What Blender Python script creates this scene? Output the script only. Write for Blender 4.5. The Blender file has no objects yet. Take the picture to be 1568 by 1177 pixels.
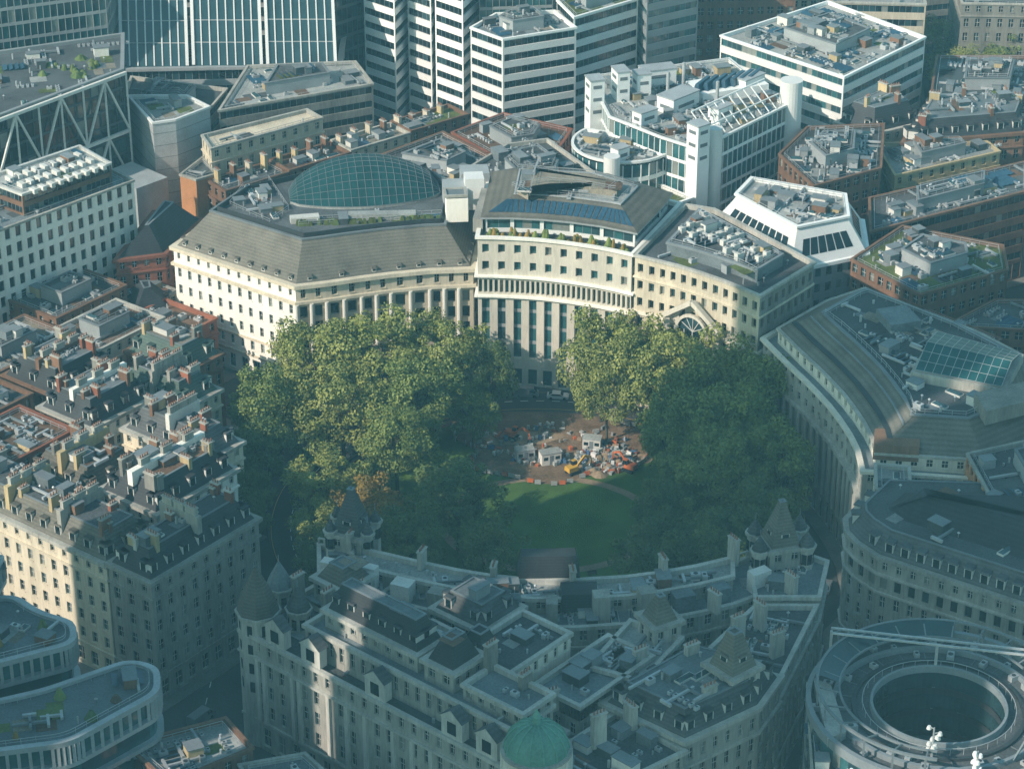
import bpy, math, random
import numpy as np
from mathutils import Vector
R=random.Random(11)
SC=bpy.context.scene
COL=SC.collection
# ------------------------------------------------------------ materials
MATS={}
def mat(name,col,rough=.85,var=.22,sc=.25,fine=2.5,streak=False,metal=0.,lines=0.,spec=.25,bump=0.,dirt=0.):
    m=bpy.data.materials.new(name); m.use_nodes=True; nt=m.node_tree; N=nt.nodes; L=nt.links
    bs=N['Principled BSDF']; bs.inputs['Roughness'].default_value=rough; bs.inputs['Metallic'].default_value=metal
    bs.inputs['Specular IOR Level'].default_value=spec
    g=N.new('ShaderNodeNewGeometry')
    mp=N.new('ShaderNodeMapping'); L.new(g.outputs['Position'],mp.inputs['Vector'])
    if streak: mp.inputs['Scale'].default_value=(1,1,.18)
    def noise(s,d):
        n=N.new('ShaderNodeTexNoise'); n.inputs['Scale'].default_value=s; n.inputs['Detail'].default_value=d
        L.new(mp.outputs['Vector'],n.inputs['Vector']); return n.outputs['Fac']
    def mth(op,a,b):
        x=N.new('ShaderNodeMath'); x.operation=op
        for i,v in enumerate((a,b)):
            if isinstance(v,(int,float)): x.inputs[i].default_value=v
            else: L.new(v,x.inputs[i])
        return x.outputs[0]
    a=noise(sc,3); b=noise(fine,4)
    f=mth('ADD',mth('MULTIPLY',a,.55),mth('MULTIPLY',b,.45))
    r=N.new('ShaderNodeMapRange'); L.new(f,r.inputs[0]); r.inputs[1].default_value=.32; r.inputs[2].default_value=.68
    r.inputs[3].default_value=1-var; r.inputs[4].default_value=1+var
    o=r.outputs[0]
    if lines:
        w=N.new('ShaderNodeSeparateXYZ'); L.new(g.outputs['Position'],w.inputs[0])
        s=mth('SINE',mth('MULTIPLY',w.outputs[2],6.28/lines),0.)
        o=mth('MULTIPLY',o,mth('ADD',mth('MULTIPLY',s,.13),.95))
    oi=N.new('ShaderNodeObjectInfo')
    o=mth('MULTIPLY',o,mth('ADD',mth('MULTIPLY',oi.outputs['Random'],.34),.80))
    v=N.new('ShaderNodeVectorMath'); v.operation='SCALE'; v.inputs[0].default_value=col; L.new(o,v.inputs['Scale'])
    L.new(v.outputs[0],bs.inputs['Base Color'])
    if bump:
        bm=N.new('ShaderNodeBump'); bm.inputs['Strength'].default_value=bump; bm.inputs['Distance'].default_value=.3
        L.new(b,bm.inputs['Height']); L.new(bm.outputs[0],bs.inputs['Normal'])
    MATS[name]=m; return m
mat('stone_white',(.80,.78,.71),streak=True,var=.12)
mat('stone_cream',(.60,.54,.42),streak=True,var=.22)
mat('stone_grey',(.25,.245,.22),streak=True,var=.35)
mat('stone_pale',(.38,.375,.335),streak=True,var=.36)
mat('stone_bright',(.70,.66,.56),streak=True,var=.2)
mat('stone_trim',(.48,.475,.43),streak=True,var=.3)
mat('brick_brown',(.19,.11,.07),streak=True,var=.3)
mat('brick_red',(.26,.10,.06),var=.3)
mat('brick_orange',(.42,.20,.09),var=.2)
mat('brick_yellow',(.46,.37,.21),streak=True,var=.25)
mat('white_clad',(.80,.82,.80),rough=.5,var=.08)
mat('white_paint',(.64,.64,.60),rough=.6,var=.16)
mat('grey_clad',(.30,.33,.34),rough=.55,var=.15)
mat('dark_clad',(.06,.075,.08),rough=.5,var=.25)
mat('slate',(.08,.088,.092),rough=.6,var=.35,lines=.55)
mat('slate_green',(.07,.11,.095),rough=.6,var=.3,lines=.55)
mat('slate_warm',(.135,.13,.11),rough=.75,var=.3,lines=.55)
mat('slate_dark',(.035,.04,.045),rough=.6,var=.35,lines=.5)
mat('lead_roof',(.15,.18,.195),rough=.6,var=.4,sc=.18)
mat('felt_roof',(.08,.092,.097),rough=.9,var=.5,sc=.14)
mat('pale_roof',(.30,.32,.31),rough=.8,var=.38,sc=.16)
mat('gravel_roof',(.22,.20,.16),rough=.95,var=.45,sc=.2)
mat('brown_roof',(.14,.09,.06),rough=.9,var=.4)
mat('copper_green',(.13,.31,.25),rough=.6,var=.3)
mat('green_roof',(.10,.13,.04),rough=.95,var=.5,sc=.3)
mat('metal_light',(.44,.47,.48),rough=.4,var=.2,metal=.2)
mat('metal_mid',(.19,.22,.235),rough=.5,var=.2)
mat('metal_dark',(.045,.055,.06),rough=.5,var=.2)
mat('terracotta',(.28,.13,.08),var=.25)
mat('glass_dark',(.008,.016,.020),rough=.12,var=.3,spec=.6)
mat('glass_mid',(.025,.06,.07),rough=.1,var=.3,spec=.8)
mat('glass_teal',(.035,.12,.13),rough=.15,var=.3,spec=.8)
mat('glass_blind',(.22,.24,.22),rough=.3,var=.2,spec=.5)
mat('glass_blue',(.03,.08,.13),rough=.3,var=.25,spec=.4)
mat('tinted_glazing',(.014,.075,.08),rough=.4,var=.3,spec=.3)
mat('asphalt',(.045,.05,.05),rough=.9,var=.3,sc=.08)
mat('paving',(.17,.165,.15),rough=.9,var=.25,sc=.2)
mat('grass',(.07,.14,.025),rough=1,var=.45,sc=.12,fine=6,bump=.5)
mat('gravel_path',(.24,.18,.12),rough=1,var=.3)
mat('earth',(.16,.11,.07),rough=1,var=.5,sc=.3,bump=.5)
mat('road_paint',(.75,.75,.70),var=.1)
mat('bark',(.07,.06,.045),var=.4,fine=6)
mat('hivis_orange',(.52,.14,.05),rough=.6,var=.25)
mat('machine_yellow',(.55,.33,.05),rough=.5,var=.1)
mat('tarp_blue',(.08,.16,.30),rough=.6,var=.15)
mat('car_white',(.7,.7,.7),rough=.25,var=.03,spec=.6)
mat('car_black',(.02,.02,.025),rough=.2,var=.03,spec=.6)
mat('car_red',(.35,.03,.02),rough=.25,var=.03,spec=.6)
mat('car_silver',(.3,.32,.33),rough=.3,var=.03,metal=.5)
mat('rubber',(.02,.02,.02),var=.1)
def leafmat(name,c1,c2):
    m=bpy.data.materials.new(name); m.use_nodes=True; nt=m.node_tree; N=nt.nodes; L=nt.links
    bs=N['Principled BSDF']; bs.inputs['Roughness'].default_value=.7; bs.inputs['Specular IOR Level'].default_value=.2
    g=N.new('ShaderNodeNewGeometry'); rp=N.new('ShaderNodeValToRGB')
    rp.color_ramp.elements[0].color=(*c1,1); rp.color_ramp.elements[1].color=(*c2,1)
    n=N.new('ShaderNodeTexNoise'); n.inputs['Scale'].default_value=.22; n.inputs['Detail'].default_value=3
    L.new(g.outputs['Position'],n.inputs['Vector'])
    mx=N.new('ShaderNodeMath'); mx.operation='MULTIPLY_ADD'; L.new(g.outputs['Random Per Island'],mx.inputs[0]); mx.inputs[1].default_value=.45
    sb=N.new('ShaderNodeMath'); sb.operation='MULTIPLY_ADD'; L.new(n.outputs['Fac'],sb.inputs[0]); sb.inputs[1].default_value=1.7; sb.inputs[2].default_value=-.6
    L.new(sb.outputs[0],mx.inputs[2]); L.new(mx.outputs[0],rp.inputs[0])
    L.new(rp.outputs[0],bs.inputs['Base Color'])
    MATS[name]=m
leafmat('leaf_green',(.075,.12,.03),(.25,.30,.085))
leafmat('leaf_dark',(.05,.09,.03),(.16,.21,.065))
leafmat('leaf_autumn',(.15,.12,.03),(.36,.23,.06))
leafmat('leaf_yellowgreen',(.11,.15,.035),(.35,.37,.11))
# ------------------------------------------------------------ mesh builder
class B:
    def __init__(s,name,o=(0,0)): s.n=name; s.o=o; s.p={}
    def q(s,k,vs):
        d=s.p.setdefault(k,([],[])); n=len(d[0]); d[0].extend(vs); d[1].append(tuple(range(n,n+len(vs))))
    def done(s):
        e=bpy.data.objects.new(s.n,None); e.empty_display_size=.5; e.location=(s.o[0],s.o[1],0); COL.objects.link(e)
        ox,oy=s.o
        for k,(v,f) in s.p.items():
            pn,mn=k.split('|')
            me=bpy.data.meshes.new(pn); me.from_pydata([(a-ox,b-oy,c) for a,b,c in v],[],f); me.materials.append(MATS[mn])
            ob=bpy.data.objects.new(pn,me); ob.parent=e; COL.objects.link(ob)
        return e
def area(p): return sum(p[i][0]*p[(i+1)%len(p)][1]-p[(i+1)%len(p)][0]*p[i][1] for i in range(len(p)))/2
def ccw(p): return list(p) if area(p)>0 else list(p)[::-1]
def inset(p,d):
    n=len(p); r=[]
    for i in range(n):
        a=p[i-1]; b=p[i]; c=p[(i+1)%n]
        def nn(u,w):
            dx,dy=w[0]-u[0],w[1]-u[1]; l=math.hypot(dx,dy) or 1; return (-dy/l,dx/l)
        n1=nn(a,b); n2=nn(b,c); sx,sy=n1[0]+n2[0],n1[1]+n2[1]; k=max(.45,1+n1[0]*n2[0]+n1[1]*n2[1])
        r.append((b[0]+sx*d/k,b[1]+sy*d/k))
    return r
def inside(p,x,y):
    c=False; n=len(p)
    for i in range(n):
        a=p[i]; b=p[i-1]
        if (a[1]>y)!=(b[1]>y) and x<(b[0]-a[0])*(y-a[1])/(b[1]-a[1])+a[0]: c=not c
    return c
def prism(b,k,p,z0,z1,top=True):
    n=len(p)
    for i in range(n):
        u=p[i]; w=p[(i+1)%n]; b.q(k,[(*u,z0),(*w,z0),(*w,z1),(*u,z1)])
    if top: b.q(k,[(*u,z1) for u in p])
def obox(b,k,cx,cy,z0,z1,lx,ly,a=0,t=0,bot=False):
    c,s=math.cos(a),math.sin(a)
    def P(x,y): return (cx+x*c-y*s,cy+x*s+y*c)
    lo=[P(-lx/2,-ly/2),P(lx/2,-ly/2),P(lx/2,ly/2),P(-lx/2,ly/2)]
    lx2,ly2=lx-2*t,ly-2*t
    hi=[P(-lx2/2,-ly2/2),P(lx2/2,-ly2/2),P(lx2/2,ly2/2),P(-lx2/2,ly2/2)]
    for i in range(4):
        j=(i+1)%4; b.q(k,[(*lo[i],z0),(*lo[j],z0),(*hi[j],z1),(*hi[i],z1)])
    b.q(k,[(*u,z1) for u in hi])
    if bot: b.q(k,[(*u,z0) for u in lo[::-1]])
def cyl(b,k,cx,cy,z0,z1,r0,r1=None,n=12,cap=True,a0=0):
    r1=r0 if r1 is None else r1
    A=[(math.cos(a0+6.28318*i/n),math.sin(a0+6.28318*i/n)) for i in range(n)]
    for i in range(n):
        a=A[i]; c=A[(i+1)%n]
        if r1<.01: b.q(k,[(cx+a[0]*r0,cy+a[1]*r0,z0),(cx+c[0]*r0,cy+c[1]*r0,z0),(cx,cy,z1)])
        else: b.q(k,[(cx+a[0]*r0,cy+a[1]*r0,z0),(cx+c[0]*r0,cy+c[1]*r0,z0),(cx+c[0]*r1,cy+c[1]*r1,z1),(cx+a[0]*r1,cy+a[1]*r1,z1)])
    if cap and r1>=.01: b.q(k,[(cx+a[0]*r1,cy+a[1]*r1,z1) for a in A])
def beam(b,k,p,q,w=.3,h=None):
    h=h or w; p=Vector(p); q=Vector(q); d=(q-p).normalized(); up=Vector((0,0,1))
    if abs(d.z)>.98: up=Vector((1,0,0))
    s=d.cross(up).normalized()*w/2; u=s.cross(d).normalized()*h/2
    c=[-s-u,s-u,s+u,-s+u]
    for i in range(4):
        j=(i+1)%4; b.q(k,[tuple(p+c[i]),tuple(p+c[j]),tuple(q+c[j]),tuple(q+c[i])])
    b.q(k,[tuple(p+x) for x in c[::-1]]); b.q(k,[tuple(q+x) for x in c])
def ring(b,k,p,z0,z1,out,inn,innerdown=0):
    o=inset(p,-out); i_=inset(p,inn); n=len(p)
    for i in range(n):
        j=(i+1)%n
        b.q(k,[(*o[i],z0),(*o[j],z0),(*o[j],z1),(*o[i],z1)])
        b.q(k,[(*o[i],z1),(*o[j],z1),(*i_[j],z1),(*i_[i],z1)])
        b.q(k,[(*p[i],z0),(*p[j],z0),(*o[j],z0),(*o[i],z0)])
        if innerdown: b.q(k,[(*i_[i],z1),(*i_[j],z1),(*i_[j],z1-innerdown),(*i_[i],z1-innerdown)])
def gpick(g):
    r=R.random()
    if g=='teal': return 'windows|glass_teal' if r<.5 else ('windows|glass_mid' if r<.88 else 'windows|glass_blind')
    if g=='dark': return 'windows|glass_dark' if r<.85 else 'windows|glass_mid'
    return 'windows|glass_dark' if r<.66 else ('windows|glass_mid' if r<.9 else 'windows|glass_blind')
def fac(b,P,Q,zones,wm,g='mix',rec=.35):
    L=math.hypot(Q[0]-P[0],Q[1]-P[1])
    if L<.05: return
    dx,dy=(Q[0]-P[0])/L,(Q[1]-P[1])/L; nx,ny=dy,-dx
    def pt(s,z,o=0): return (P[0]+dx*s-nx*o,P[1]+dy*s-ny*o,z)
    def Q4(k,s0,s1,z0,z1,o=0): b.q(k,[pt(s0,z0,o),pt(s1,z0,o),pt(s1,z1,o),pt(s0,z1,o)])
    W='walls|'+wm
    for zn in zones:
        z0,z1,kind=zn[:3]
        if kind=='s' or L<1.2: Q4('walls|'+(zn[3] if len(zn)>3 and kind=='s' else wm),0,L,z0,z1); continue
        nf,bay,ww,wh=zn[3:7]; sill=zn[7] if len(zn)>7 else (1-wh)*.55
        wmm=zn[8] if len(zn)>8 else wm; W='walls|'+wmm
        fh=(z1-z0)/nf; nb=max(1,round(L/bay)); bw=L/nb
        for j in range(nf):
            zb=z0+j*fh
            if kind=='c':
                a=zb+fh*(1-wh)
                Q4(W,0,L,zb,a,0)
                for i in range(nb):
                    Q4(gpick(g),i*bw,(i+1)*bw,a,zb+fh,.12)
                b.q(W,[pt(0,a,0),pt(L,a,0),pt(L,a,.12),pt(0,a,.12)])
                for i in range(nb+1):
                    s=min(max(i*bw,.06),L-.06); Q4(W,s-.06,s+.06,a,zb+fh,-.06)
                    b.q(W,[pt(s-.06,a,-.06),pt(s-.06,zb+fh,-.06),pt(s-.06,zb+fh,.12),pt(s-.06,a,.12)])
                    b.q(W,[pt(s+.06,a,-.06),pt(s+.06,a,.12),pt(s+.06,zb+fh,.12),pt(s+.06,zb+fh,-.06)])
                continue
            a=zb+fh*sill; c=a+fh*wh
            Q4(W,0,L,zb,a); Q4(W,0,L,c,zb+fh)
            if kind=='b':
                e=min(.4,L*.08)
                Q4(W,0,e,a,c); Q4(W,L-e,L,a,c)
                b.q(W,[pt(e,a),pt(L-e,a),pt(L-e,a,rec),pt(e,a,rec)]); b.q(W,[pt(e,c,rec),pt(L-e,c,rec),pt(L-e,c),pt(e,c)])
                n=max(1,round((L-2*e)/bay)); w=(L-2*e)/n
                for i in range(n):
                    Q4(gpick(g),e+i*w,e+(i+1)*w,a,c,rec)
                    if i: Q4('window_frames|metal_mid',e+i*w-.06,e+i*w+.06,a,c,rec-.06)
                continue
            for i in range(nb):
                s0=i*bw; u=s0+bw*(1-ww)/2; v=s0+bw*(1+ww)/2
                Q4(W,s0,u,a,c); Q4(W,v,s0+bw,a,c)
                b.q(W,[pt(u,a),pt(v,a),pt(v,a,rec),pt(u,a,rec)]); b.q(W,[pt(u,c,rec),pt(v,c,rec),pt(v,c),pt(u,c)])
                b.q(W,[pt(u,a),pt(u,a,rec),pt(u,c,rec),pt(u,c)]); b.q(W,[pt(v,a,rec),pt(v,a),pt(v,c),pt(v,c,rec)])
                Q4(gpick(g),u,v,a,c,rec)
                if kind=='w':
                    m=(u+v)/2; fr='window_frames|white_paint'
                    Q4(fr,m-.045,m+.045,a,c,rec-.04); zz=a+(c-a)*.5; Q4(fr,u,v,zz-.05,zz+.05,rec-.05)
                    b.q(W,[pt(u-.1,a-.15,-.14),pt(v+.1,a-.15,-.14),pt(v+.1,a-.02,-.14),pt(u-.1,a-.02,-.14)])
                    b.q(W,[pt(u-.1,a-.02,-.14),pt(v+.1,a-.02,-.14),pt(v+.1,a-.02,0),pt(u-.1,a-.02,0)])
def ac_unit(b,x,y,z,a,s=1):
    obox(b,'roof_plant|metal_light',x,y,z,z+1.1*s,1.8*s,1.1*s,a)
    cyl(b,'roof_plant|metal_dark',x,y,z+1.1*s,z+1.16*s,.42*s,n=8)
def clutter(b,p,z,dens=.03,a=None,old=False):
    xs=[q[0] for q in p]; ys=[q[1] for q in p]; A=abs(area(p)); n=int(A*dens*.85)
    e=max(range(len(p)),key=lambda i:math.dist(p[i],p[(i+1)%len(p)])); u=p[e]; w=p[(e+1)%len(p)]
    if a is None: a=math.atan2(w[1]-u[1],w[0]-u[0])
    ip=inset(p,1.6); pi=0
    for _ in range(int(A*.012)+1):
        for t in range(12):
            x=R.uniform(min(xs),max(xs)); y=R.uniform(min(ys),max(ys))
            if inside(inset(p,3),x,y):
                pi+=1; obox(b,'roof_patches|'+R.choice(['felt_roof','pale_roof','gravel_roof','lead_roof','brown_roof','green_roof']),x,y,z,z+.02+.006*pi,R.uniform(2,5),R.uniform(2,4),a); break
    for _ in range(n):
        for t in range(12):
            x=R.uniform(min(xs),max(xs)); y=R.uniform(min(ys),max(ys))
            if inside(ip,x,y): break
        else: continue
        aa=a+R.choice([0,math.pi/2]); r=R.random()
        if r<.16: ac_unit(b,x,y,z,aa,R.uniform(.5,1.0))
        elif r<.24:
            for i in range(R.randint(3,6)): ac_unit(b,x+math.cos(aa)*i*1.1,y+math.sin(aa)*i*1.1,z,aa+1.57,.5)
        elif r<.37:
            l=R.uniform(2.5,7); obox(b,R.choice(['roof_plant|metal_light','roof_plant|metal_mid']),x,y,z+.35,z+.75,l,.4,aa,bot=True)
            obox(b,'roof_plant|metal_dark',x,y,z,z+.35,.3,.35,aa)
            if R.random()<.5: ex=x+math.cos(aa)*l*.5; ey=y+math.sin(aa)*l*.5; obox(b,'roof_plant|metal_light',ex,ey,z+.3,z+.8,.45,R.uniform(1.5,4),aa,bot=True)
        elif r<.47:
            l=R.uniform(1.8,4); h=R.uniform(1,2.2); w_=R.uniform(1.4,2.6)
            k=R.choice(['plant_room|lead_roof','plant_room|grey_clad','plant_room|white_paint','plant_room|dark_clad','plant_room|brick_brown','plant_room|brick_yellow'])
            obox(b,k,x,y,z,z+h,l,w_,aa); obox(b,'plant_room|metal_mid',x,y,z+h,z+h+.12,l+.25,w_+.25,aa,bot=True)
        elif r<.56:
            l=R.uniform(1.5,3.5)
            obox(b,'skylight|white_paint',x,y,z,z+.35,l,1.3,aa); obox(b,'skylight|glass_mid',x,y,z+.35,z+.75,l-.2,1.1,aa,t=.45)
        elif r<.63 and not old:
            for i in range(4):
                xx,yy=x-math.sin(aa)*i*1.3,y+math.cos(aa)*i*1.3
                if inside(ip,xx,yy):
                    c,s=math.cos(aa),math.sin(aa); q=[(-1.8,-.5,.2),(1.8,-.5,.2),(1.8,.5,.6),(-1.8,.5,.6)]; b.q('solar_panels|glass_blue',[(xx+u*c-v*s,yy+u*s+v*c,z+h) for u,v,h in q])
        elif r<.86: cyl(b,'vents|metal_light',x,y,z,z+R.uniform(.5,1.4),R.uniform(.1,.26),n=7)
        else:
            cyl(b,'vents|metal_mid',x,y,z,z+.9,.12,n=6); cyl(b,'vents|metal_light',x,y,z+.9,z+1.15,.3,.05,n=8)
    if not old and R.random()<.7:
        rp=inset(p,.7)
        for i in range(len(rp)):
            u=rp[i]; w=rp[(i+1)%len(rp)]
            beam(b,'railing|metal_light',(*u,z+1.1),(*w,z+1.1),.07); beam(b,'railing|metal_light',(*u,z+.6),(*w,z+.6),.05)
            l=math.dist(u,w); m=int(l/2)
            for j in range(m): t=j/m; x,y=u[0]+(w[0]-u[0])*t,u[1]+(w[1]-u[1])*t; beam(b,'railing|metal_light',(x,y,z),(x,y,z+1.1),.06)
def chimney(b,x,y,z,h,a,l=2.6,w=.9,k='brick_brown'):
    obox(b,'chimneys|'+k,x,y,z,z+h,l,w*.85,a); obox(b,'chimneys|stone_pale',x,y,z+h,z+h+.22,l+.25,w*.85+.25,a,bot=True)
    n=max(2,int(l/.55)); c,s=math.cos(a),math.sin(a)
    for i in range(n):
        t=(i+.5)/n*l-l/2; cyl(b,'chimney_pots|terracotta',x+t*c,y+t*s,z+h+.22,z+h+.8,.15,.11,n=6)
def dormers(b,P,Q,z,inn,sp=3.4,k='slate',w=1.5,h=2.1):
    L=math.dist(P,Q)
    if L<4: return
    dx,dy=(Q[0]-P[0])/L,(Q[1]-P[1])/L; nx,ny=-dy,dx; a=math.atan2(dy,dx); n=max(1,int((L-1.5)/sp))
    for i in range(n):
        s=(i+.5)*L/n; x=P[0]+dx*s+nx*inn; y=P[1]+dy*s+ny*inn
        obox(b,'dormers|white_paint',x+nx*1.1,y+ny*1.1,z,z+h,w,2.2,a)
        obox(b,'dormers|'+k,x+nx*1.0,y+ny*1.0,z+h,z+h+.3,w+.35,2.5,a,t=.15,bot=True)
        q=[(x-dx*w*.38-nx*.03,y-dy*w*.38-ny*.03),(x+dx*w*.38-nx*.03,y+dy*w*.38-ny*.03)]
        b.q('windows|glass_dark',[(*q[0],z+.3),(*q[1],z+.3),(*q[1],z+h-.2),(*q[0],z+h-.2)])
def flatroof(b,p,z,k='lead_roof',par=.9,cop='stone_pale',out=.2,drop=.5,wall=None):
    ring(b,'parapet|'+cop,p,z-drop,z,out,.4,par); b.q('roof|'+k,[(*u,z-par) for u in inset(p,.4)])
def mansard(b,p,z,h,ins,k='slate',dorm=True,top='lead_roof',cop='stone_pale',sp=3.4,dk=None,dz=.3,edges=None):
    ring(b,'cornice|'+cop,p,z-.7,z,.55,.45)
    a=inset(p,.45); t=inset(p,.45+ins); n=len(p)
    for i in range(n):
        j=(i+1)%n; b.q('roof|'+k,[(*a[i],z),(*a[j],z),(*t[j],z+h),(*t[i],z+h)])
        if dorm and (edges is None or i in edges): dormers(b,p[i],p[j],z+dz,.9,sp,dk or k)
    ring(b,'roof_edge|metal_mid',t,z+h,z+h+.15,.12,.25,.3)
    b.q('roof_top|'+top,[(*u,z+h-.02) for u in inset(t,.2)])
    return t
PAV=[0]
def pavement(p,w=2.6):
    PAV[0]+=1; b=B('pavement',p[0]); z=.12+.003*PAV[0]
    ring(b,'paving|paving',p,-.05,z,w,.1); b.done()
def Z(h,style):
    if style=='classic': return [(0,4.6,'w',1,3.4,.5,.62),(4.6,5.1,'s'),(5.1,h-3.6,'w',max(1,round((h-8.7)/3.7)),2.9,.4,.58),(h-3.6,h,'w',1,2.9,.36,.45)]
    if style=='office': return [(0,4.4,'c',1,2.4,.9,.85),(4.4,h,'w',max(1,round((h-4.4)/3.7)),2.7,.58,.52)]
    if style=='band': return [(0,4.4,'c',1,2.4,.9,.85),(4.4,h,'b',max(1,round((h-4.4)/3.6)),1.6,1,.5)]
    if style=='curtain': return [(0,h,'c',max(1,round(h/3.8)),1.7,1,.8)]
    if style=='grid': return [(0,5,'c',1,3,.9,.85),(5,h,'g',max(1,round((h-5)/3.7)),2.9,.5,.68)]
    return [(0,h,'s')]
def gen(name,p,h,wm='stone_grey',style='classic',roof='flat',rk='lead_roof',dens=.03,chim=0,g='mix',mh=4,mi=2.2,dk=None,ck='brick_brown',cop='stone_pale',zones=None,pav=True,plant=True,top='lead_roof',z0=0,sp=3.4,base=None,dorm=True):
    p=ccw(p); b=base or B(name,p[0]); n=len(p)
    zs=zones or Z(h,style)
    if cop=='stone_pale' and wm in ('brick_brown','brick_red','brick_yellow'): cop=wm
    for i in range(n): fac(b,p[i],p[(i+1)%n],zs,wm,g)
    if style=='classic' and not zones:
        ring(b,'cornice|'+wm,p,4.7,5.05,.25,0); ring(b,'cornice|'+wm,p,h-3.75,h-3.45,.3,0)
    if roof=='flat':
        flatroof(b,p,h,rk,cop=cop); 
        if plant: clutter(b,inset(p,.4),h-.9,dens)
        if plant and abs(area(p))>260:
            c=(sum(q[0] for q in p)/n,sum(q[1] for q in p)/n); q=[(c[0]+(u[0]-c[0])*.42,c[1]+(u[1]-c[1])*.42) for u in p]
            prism(b,'penthouse|grey_clad',q,h-.9,h+2,False); flatroof(b,q,h+2.3,'felt_roof',.35,'metal_mid',.15,.3); clutter(b,q,h+1.95,dens*1.4)
    elif roof=='mansard':
        t=mansard(b,p,h,mh,mi,rk,dorm,top,cop,dk=dk,sp=sp); clutter(b,t,h+mh-.02,dens,old=True)
        if chim:
            for i in range(n):
                u=p[i]; w=p[(i+1)%n]; L=math.dist(u,w)
                if L<8: continue
                m=max(1,int(L/chim)); a=math.atan2(w[1]-u[1],w[0]-u[0])
                for j in range(m):
                    s=(j+R.uniform(.3,.7))/m; x=u[0]+(w[0]-u[0])*s-math.sin(a)*(mi+1.0); y=u[1]+(w[1]-u[1])*s+math.cos(a)*(mi+1.0)
                    chimney(b,x,y,h+mh*.4,mh*.6+R.uniform(1,2.2),a+math.pi/2,R.uniform(1.4,2.6),.9,R.choice([ck,'stone_grey','brick_yellow','brick_brown','brick_red']))
    elif roof=='hip':
        t=mansard(b,p,h,mh,mi,rk,False,rk,cop)
    if pav and not base: pavement(p)
    if not base: b.done()
    return b
def turret(b,x,y,z0,z1,r,zc,wall='stone_pale',rk='slate',n=8):
    cyl(b,'turret|'+wall,x,y,z0,z1,r,n=n,cap=False); cyl(b,'turret|'+wall,x,y,z1-.6,z1,r+.35,r+.45,n=n)
    for i in range(n):
        a=6.283*(i+.5)/n; rr=r*math.cos(math.pi/n)+.03; cx,cy=x+math.cos(a)*rr,y+math.sin(a)*rr; tx,ty=-math.sin(a)*.45,math.cos(a)*.45
        for zz in (z1-3.4,z1-7,z1-10.6,z1-14.2):
            if zz>z0: b.q('windows|glass_dark',[(cx-tx,cy-ty,zz),(cx+tx,cy+ty,zz),(cx+tx,cy+ty,zz+2),(cx-tx,cy-ty,zz+2)])
    prof=[(0,1.0),(.25,.86),(.5,.62),(.75,.34),(1,.06)]
    for (t0,r0),(t1,r1) in zip(prof,prof[1:]):
        cyl(b,'turret_roof|'+rk,x,y,z1+(zc-z1)*t0,z1+(zc-z1)*t1,(r+.1)*r0,max(.02,(r+.1)*r1),n=n,cap=t1==1)
    cyl(b,'turret_roof|metal_mid',x,y,zc,zc+1.2,.08,n=5)
def quadpav(b,x,y,z0,z1,lx,ly,a,zr,wall='stone_pale',rk='slate',t=1.4):
    c,s=math.cos(a),math.sin(a); p=[(x+u*c-v*s,y+u*s+v*c) for u,v in((-lx/2,-ly/2),(lx/2,-ly/2),(lx/2,ly/2),(-lx/2,ly/2))]
    for i in range(4): fac(b,p[i],p[(i+1)%4],[(z0,z1,'w',max(1,round((z1-z0)/3.8)),2.6,.4,.55)],wall)
    mansard(b,p,z1,zr-z1,t,rk,lx>5,rk)
    return p
# ------------------------------------------------------------ ground, garden, roads
def disc(k,b,cx,cy,rx,ry,z,n=72,z0=None,f=None):
    pts=[]
    for i in range(n):
        a=6.28318*i/n; w=1 if f is None else f(a); pts.append((cx+math.cos(a)*rx*w,cy+math.sin(a)*ry*w))
    if z0 is not None:
        for i in range(n): b.q(k,[(*pts[i],z0),(*pts[(i+1)%n],z0),(*pts[(i+1)%n],z),(*pts[i],z)])
    b.q(k,[(*u,z) for u in pts])
b=B('ground'); S_=4000
b.q('asphalt|asphalt',[(-S_,-S_,0),(S_,-S_,0),(S_,S_,0),(-S_,S_,0)]); b.done()
CX,CY=5,416
b=B('garden_lawn',(CX,CY)); disc('planting|earth',b,CX,CY,43,42,.12,z0=-.02); disc('lawn|grass',b,CX,CY,41,40,.126)
b.done()
b=B('garden_path',(CX,CY)); ring(b,'path|gravel_path',[(CX+2+20*math.cos(6.283*i/60),CY-2+17*math.sin(6.283*i/60)) for i in range(60)],.1,.14,.9,.9)
b.done()
b=B('construction_ground',(10,440)); disc('bare_ground|earth',b,9,444,20,13.5,.15,n=40,f=lambda a:1+.12*math.sin(3*a+1)+.08*math.sin(7*a))
disc('dust|gravel_path',b,19,437,8,4.5,.156,n=30,f=lambda a:1+.2*math.sin(2*a)+.1*math.sin(5*a)); disc('dust|gravel_path',b,2,447,7,3,.157,n=30,f=lambda a:1+.2*math.sin(2*a+1)+.1*math.sin(5*a)); b.done()
b=B('circus_road',(CX,CY))
for i in range(90):
    a=6.28318*i/90; c=6.28318*(i+.5)/90; r=47
    P=lambda an,rr:(CX+math.cos(an)*rr,CY+math.sin(an)*rr,.006)
    b.q('lane_marking|road_paint',[P(a,r-.08),P(c,r-.08),P(c,r+.08),P(a,r+.08)])
for i in range(120):
    a=6.28318*i/120; c=6.28318*(i+1)/120
    P=lambda an,rr:(CX+math.cos(an)*rr,CY+math.sin(an)*rr,.006)
    for r in (43.5,50.6): b.q('yellow_line|machine_yellow',[P(a,r),P(c,r),P(c,r+.12),P(a,r+.12)])
b.done()
b=B('road_marking'); 
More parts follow.
